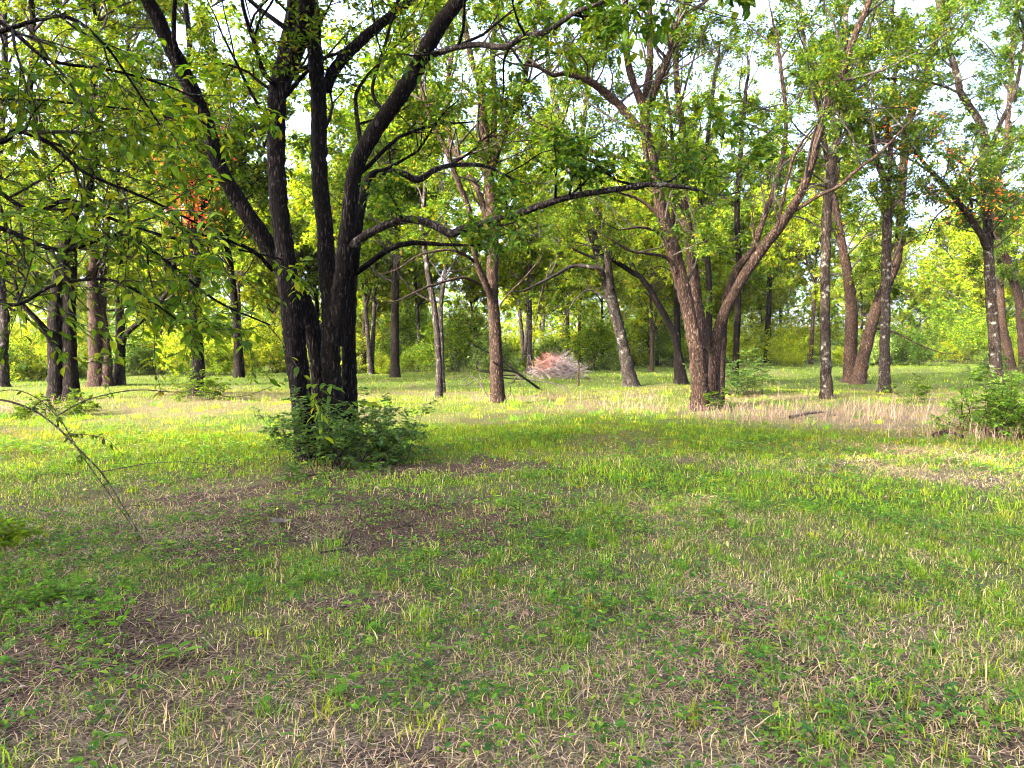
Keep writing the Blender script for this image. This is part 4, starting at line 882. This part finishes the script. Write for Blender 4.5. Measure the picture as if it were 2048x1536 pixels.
grass_zone(62000, 27., 66., .11, .026)
# tufts of longer blades
for n, y0, y1, Lm, Wm in ((1000, 2.4, 7., .11, .0055), (900, 7., 14., .105, .0075), (600, 14., 24., .15, .012)):
    x, y = scatter(n, y0, y1); ba, lu, dr = fields(x, y); k = rng.random(n) < .35 + .6 * lu - .4 * ba; x, y = x[k], y[k]; per = 22
    K = len(x) * per; X_ = np.repeat(x, per) + rng.normal(0, .03 * Wm / .0055, K); Y_ = np.repeat(y, per) + rng.normal(0, .03 * Wm / .0055, K)
    tone = np.repeat(palette(rng, len(x), [(.075, .18, .012), (.14, .24, .012), (.05, .13, .012), (.20, .24, .016)], (4, 4, 2, 2)), per, 0)
    blades(ACG, X_, Y_, Lm * rng.uniform(.5, 1.3, K) * np.repeat(rng.uniform(.6, 1.3, len(x)), per), Wm * rng.uniform(.7, 1.3, K), np.abs(rng.normal(0, .55, K)), np.clip(tone * rng.uniform(.75, 1.25, (K, 1)), 0, 1), .8)
# thatch: straw lying flat
for n, y0, y1, Lm, Wm in ((70000, 2.3, 7., .10, .003), (35000, 7., 14., .16, .005)):
    x, y = scatter(n, y0, y1); ba, lu, dr = fields(x, y); k = rng.random(n) < 1.5 * dr - .14 - .3 * lu
    x, y = x[k], y[k]; n = len(x)
    blades(ACD, x, y, Lm * rng.uniform(.4, 1.5, n), Wm * rng.uniform(.6, 1.4, n), rng.uniform(1.1, 1.6, n), palette(rng, n, [(.28, .215, .12), (.34, .27, .165), (.18, .125, .08), (.22, .18, .13)], (4, 3, 2, 2)), .15, hgt(x, y) + rng.random(n) * .02)
# tall dry stalks among the trees on the right and round the forked tree
for cx, cy, sx_, sy_, n in ((7.6, 17.5, 2.6, 1.6, 2200), (3.6, 21, 2.5, 1.8, 350), (-.4, 21, 2.0, .8, 350), (5.2, 16.6, .9, .6, 500), (8.3, 12.7, .8, .5, 600), (-14, 20, 3, 1.2, 700)):
    x = rng.normal(cx, sx_, n); y = rng.normal(cy, sy_, n)
    blades(ACD, x, y, rng.uniform(.15, .5, n), rng.uniform(.004, .008, n), np.abs(rng.normal(0, .65, n)), palette(rng, n, [(.18, .125, .09), (.16, .10, .08), (.23, .18, .125), (.11, .08, .06)], (4, 3, 2, 2)), .4)
tag(ACG.obj('grass', M_GRASS), 'patchy green grass covering the clearing', 'grass', kind='stuff')
tag(ACD.obj('dry_grass', M_DRY), 'straw-coloured dry grass and thatch between the green grass', 'grass', kind='stuff')
# clover-like ground cover
ac = Acc()
for n, y0, y1, sz in ((12000, 2.4, 7., .028), (7500, 7., 13., .04)):
    x, y = scatter(n, y0, y1); k = rng.random(n) < np.clip(1.9 * (fbm(x * 1.3, y * 1.3, 91) - .33), .05, 1); x, y = x[k], y[k]; n = len(x)
    per = 6; X_ = np.repeat(x, per) + rng.normal(0, .028, n * per); Y_ = np.repeat(y, per) + rng.normal(0, .028, n * per); K = len(X_)
    az = rng.uniform(0, 6.28, K)
    leaves(ac, np.stack([X_, Y_, hgt(X_, Y_) + np.repeat(rng.uniform(.01, .07, n), per) + rng.uniform(0, .02, K)], 1), np.stack([np.cos(az), np.sin(az), rng.normal(.1, .2, K)], 1), np.array([0, 0, 1.]) + rng.normal(0, .3, (K, 3)), sz * rng.uniform(.7, 1.5, K) * np.repeat(rng.uniform(.7, 1.5, n), per),
           np.clip(palette(rng, K, [(.05, .125, .02), (.08, .17, .018), (.035, .09, .025), (.14, .22, .025)], (5, 4, 3, 2)), 0, 1), 'h' if y1 < 8 else 'q')
tag(ac.obj('ground_cover', M_LEAF), 'small round-leaved weeds spread over the ground', 'weeds', kind='stuff')
# fallen leaves
ac = Acc(); n = 14000; x, y = scatter(n, 2.4, 12.); k = rng.random(n) < .35 + .65 * fields(x, y)[0]; x, y = x[k], y[k]; n = len(x); az = rng.uniform(0, 6.28, n)
leaves(ac, np.stack([x, y, hgt(x, y) + .012 + .02 * rng.random(n)], 1), np.stack([np.cos(az), np.sin(az), rng.normal(0, .3, n)], 1), np.array([0, 0, 1.]) + rng.normal(0, .45, (n, 3)), rng.uniform(.012, .045, n) * rng.uniform(.6, 1.2, n), palette(rng, n, [(.13, .08, .055), (.20, .14, .10), (.07, .045, .035), (.42, .30, .05), (.26, .22, .18)], (4, 3, 3, .12, 1.5)), 'h')
tag(ac.obj('fallen_leaves', M_DRY), 'scattered small dead leaves on the ground', 'leaves', kind='stuff')

# ------------------------------------------------------------------ thin haze volume added to lift the dark gaps in the woods
bx0, bx1, by0, by1, bz0, bz1 = -1000, 1000, -400, 1600, -1.6, 32
a = Acc()
a.add([(bx0, by0, bz0), (bx1, by0, bz0), (bx1, by1, bz0), (bx0, by1, bz0), (bx0, by0, bz1), (bx1, by0, bz1), (bx1, by1, bz1), (bx0, by1, bz1)],
      q=[(0, 3, 2, 1), (4, 5, 6, 7), (0, 1, 5, 4), (1, 2, 6, 5), (2, 3, 7, 6), (3, 0, 4, 7)])
m, nt, out = new_mat('added_haze')
pv = N_(nt, 'ShaderNodeVolumePrincipled'); pv.inputs['Density'].default_value = .00008; pv.inputs['Color'].default_value = (.95, .95, .9, 1)
nt.links.new(pv.outputs[0], out.inputs['Volume'])
tag(a.obj('haze', m), 'thin haze added to brighten the woods beyond the clearing', kind='stuff')
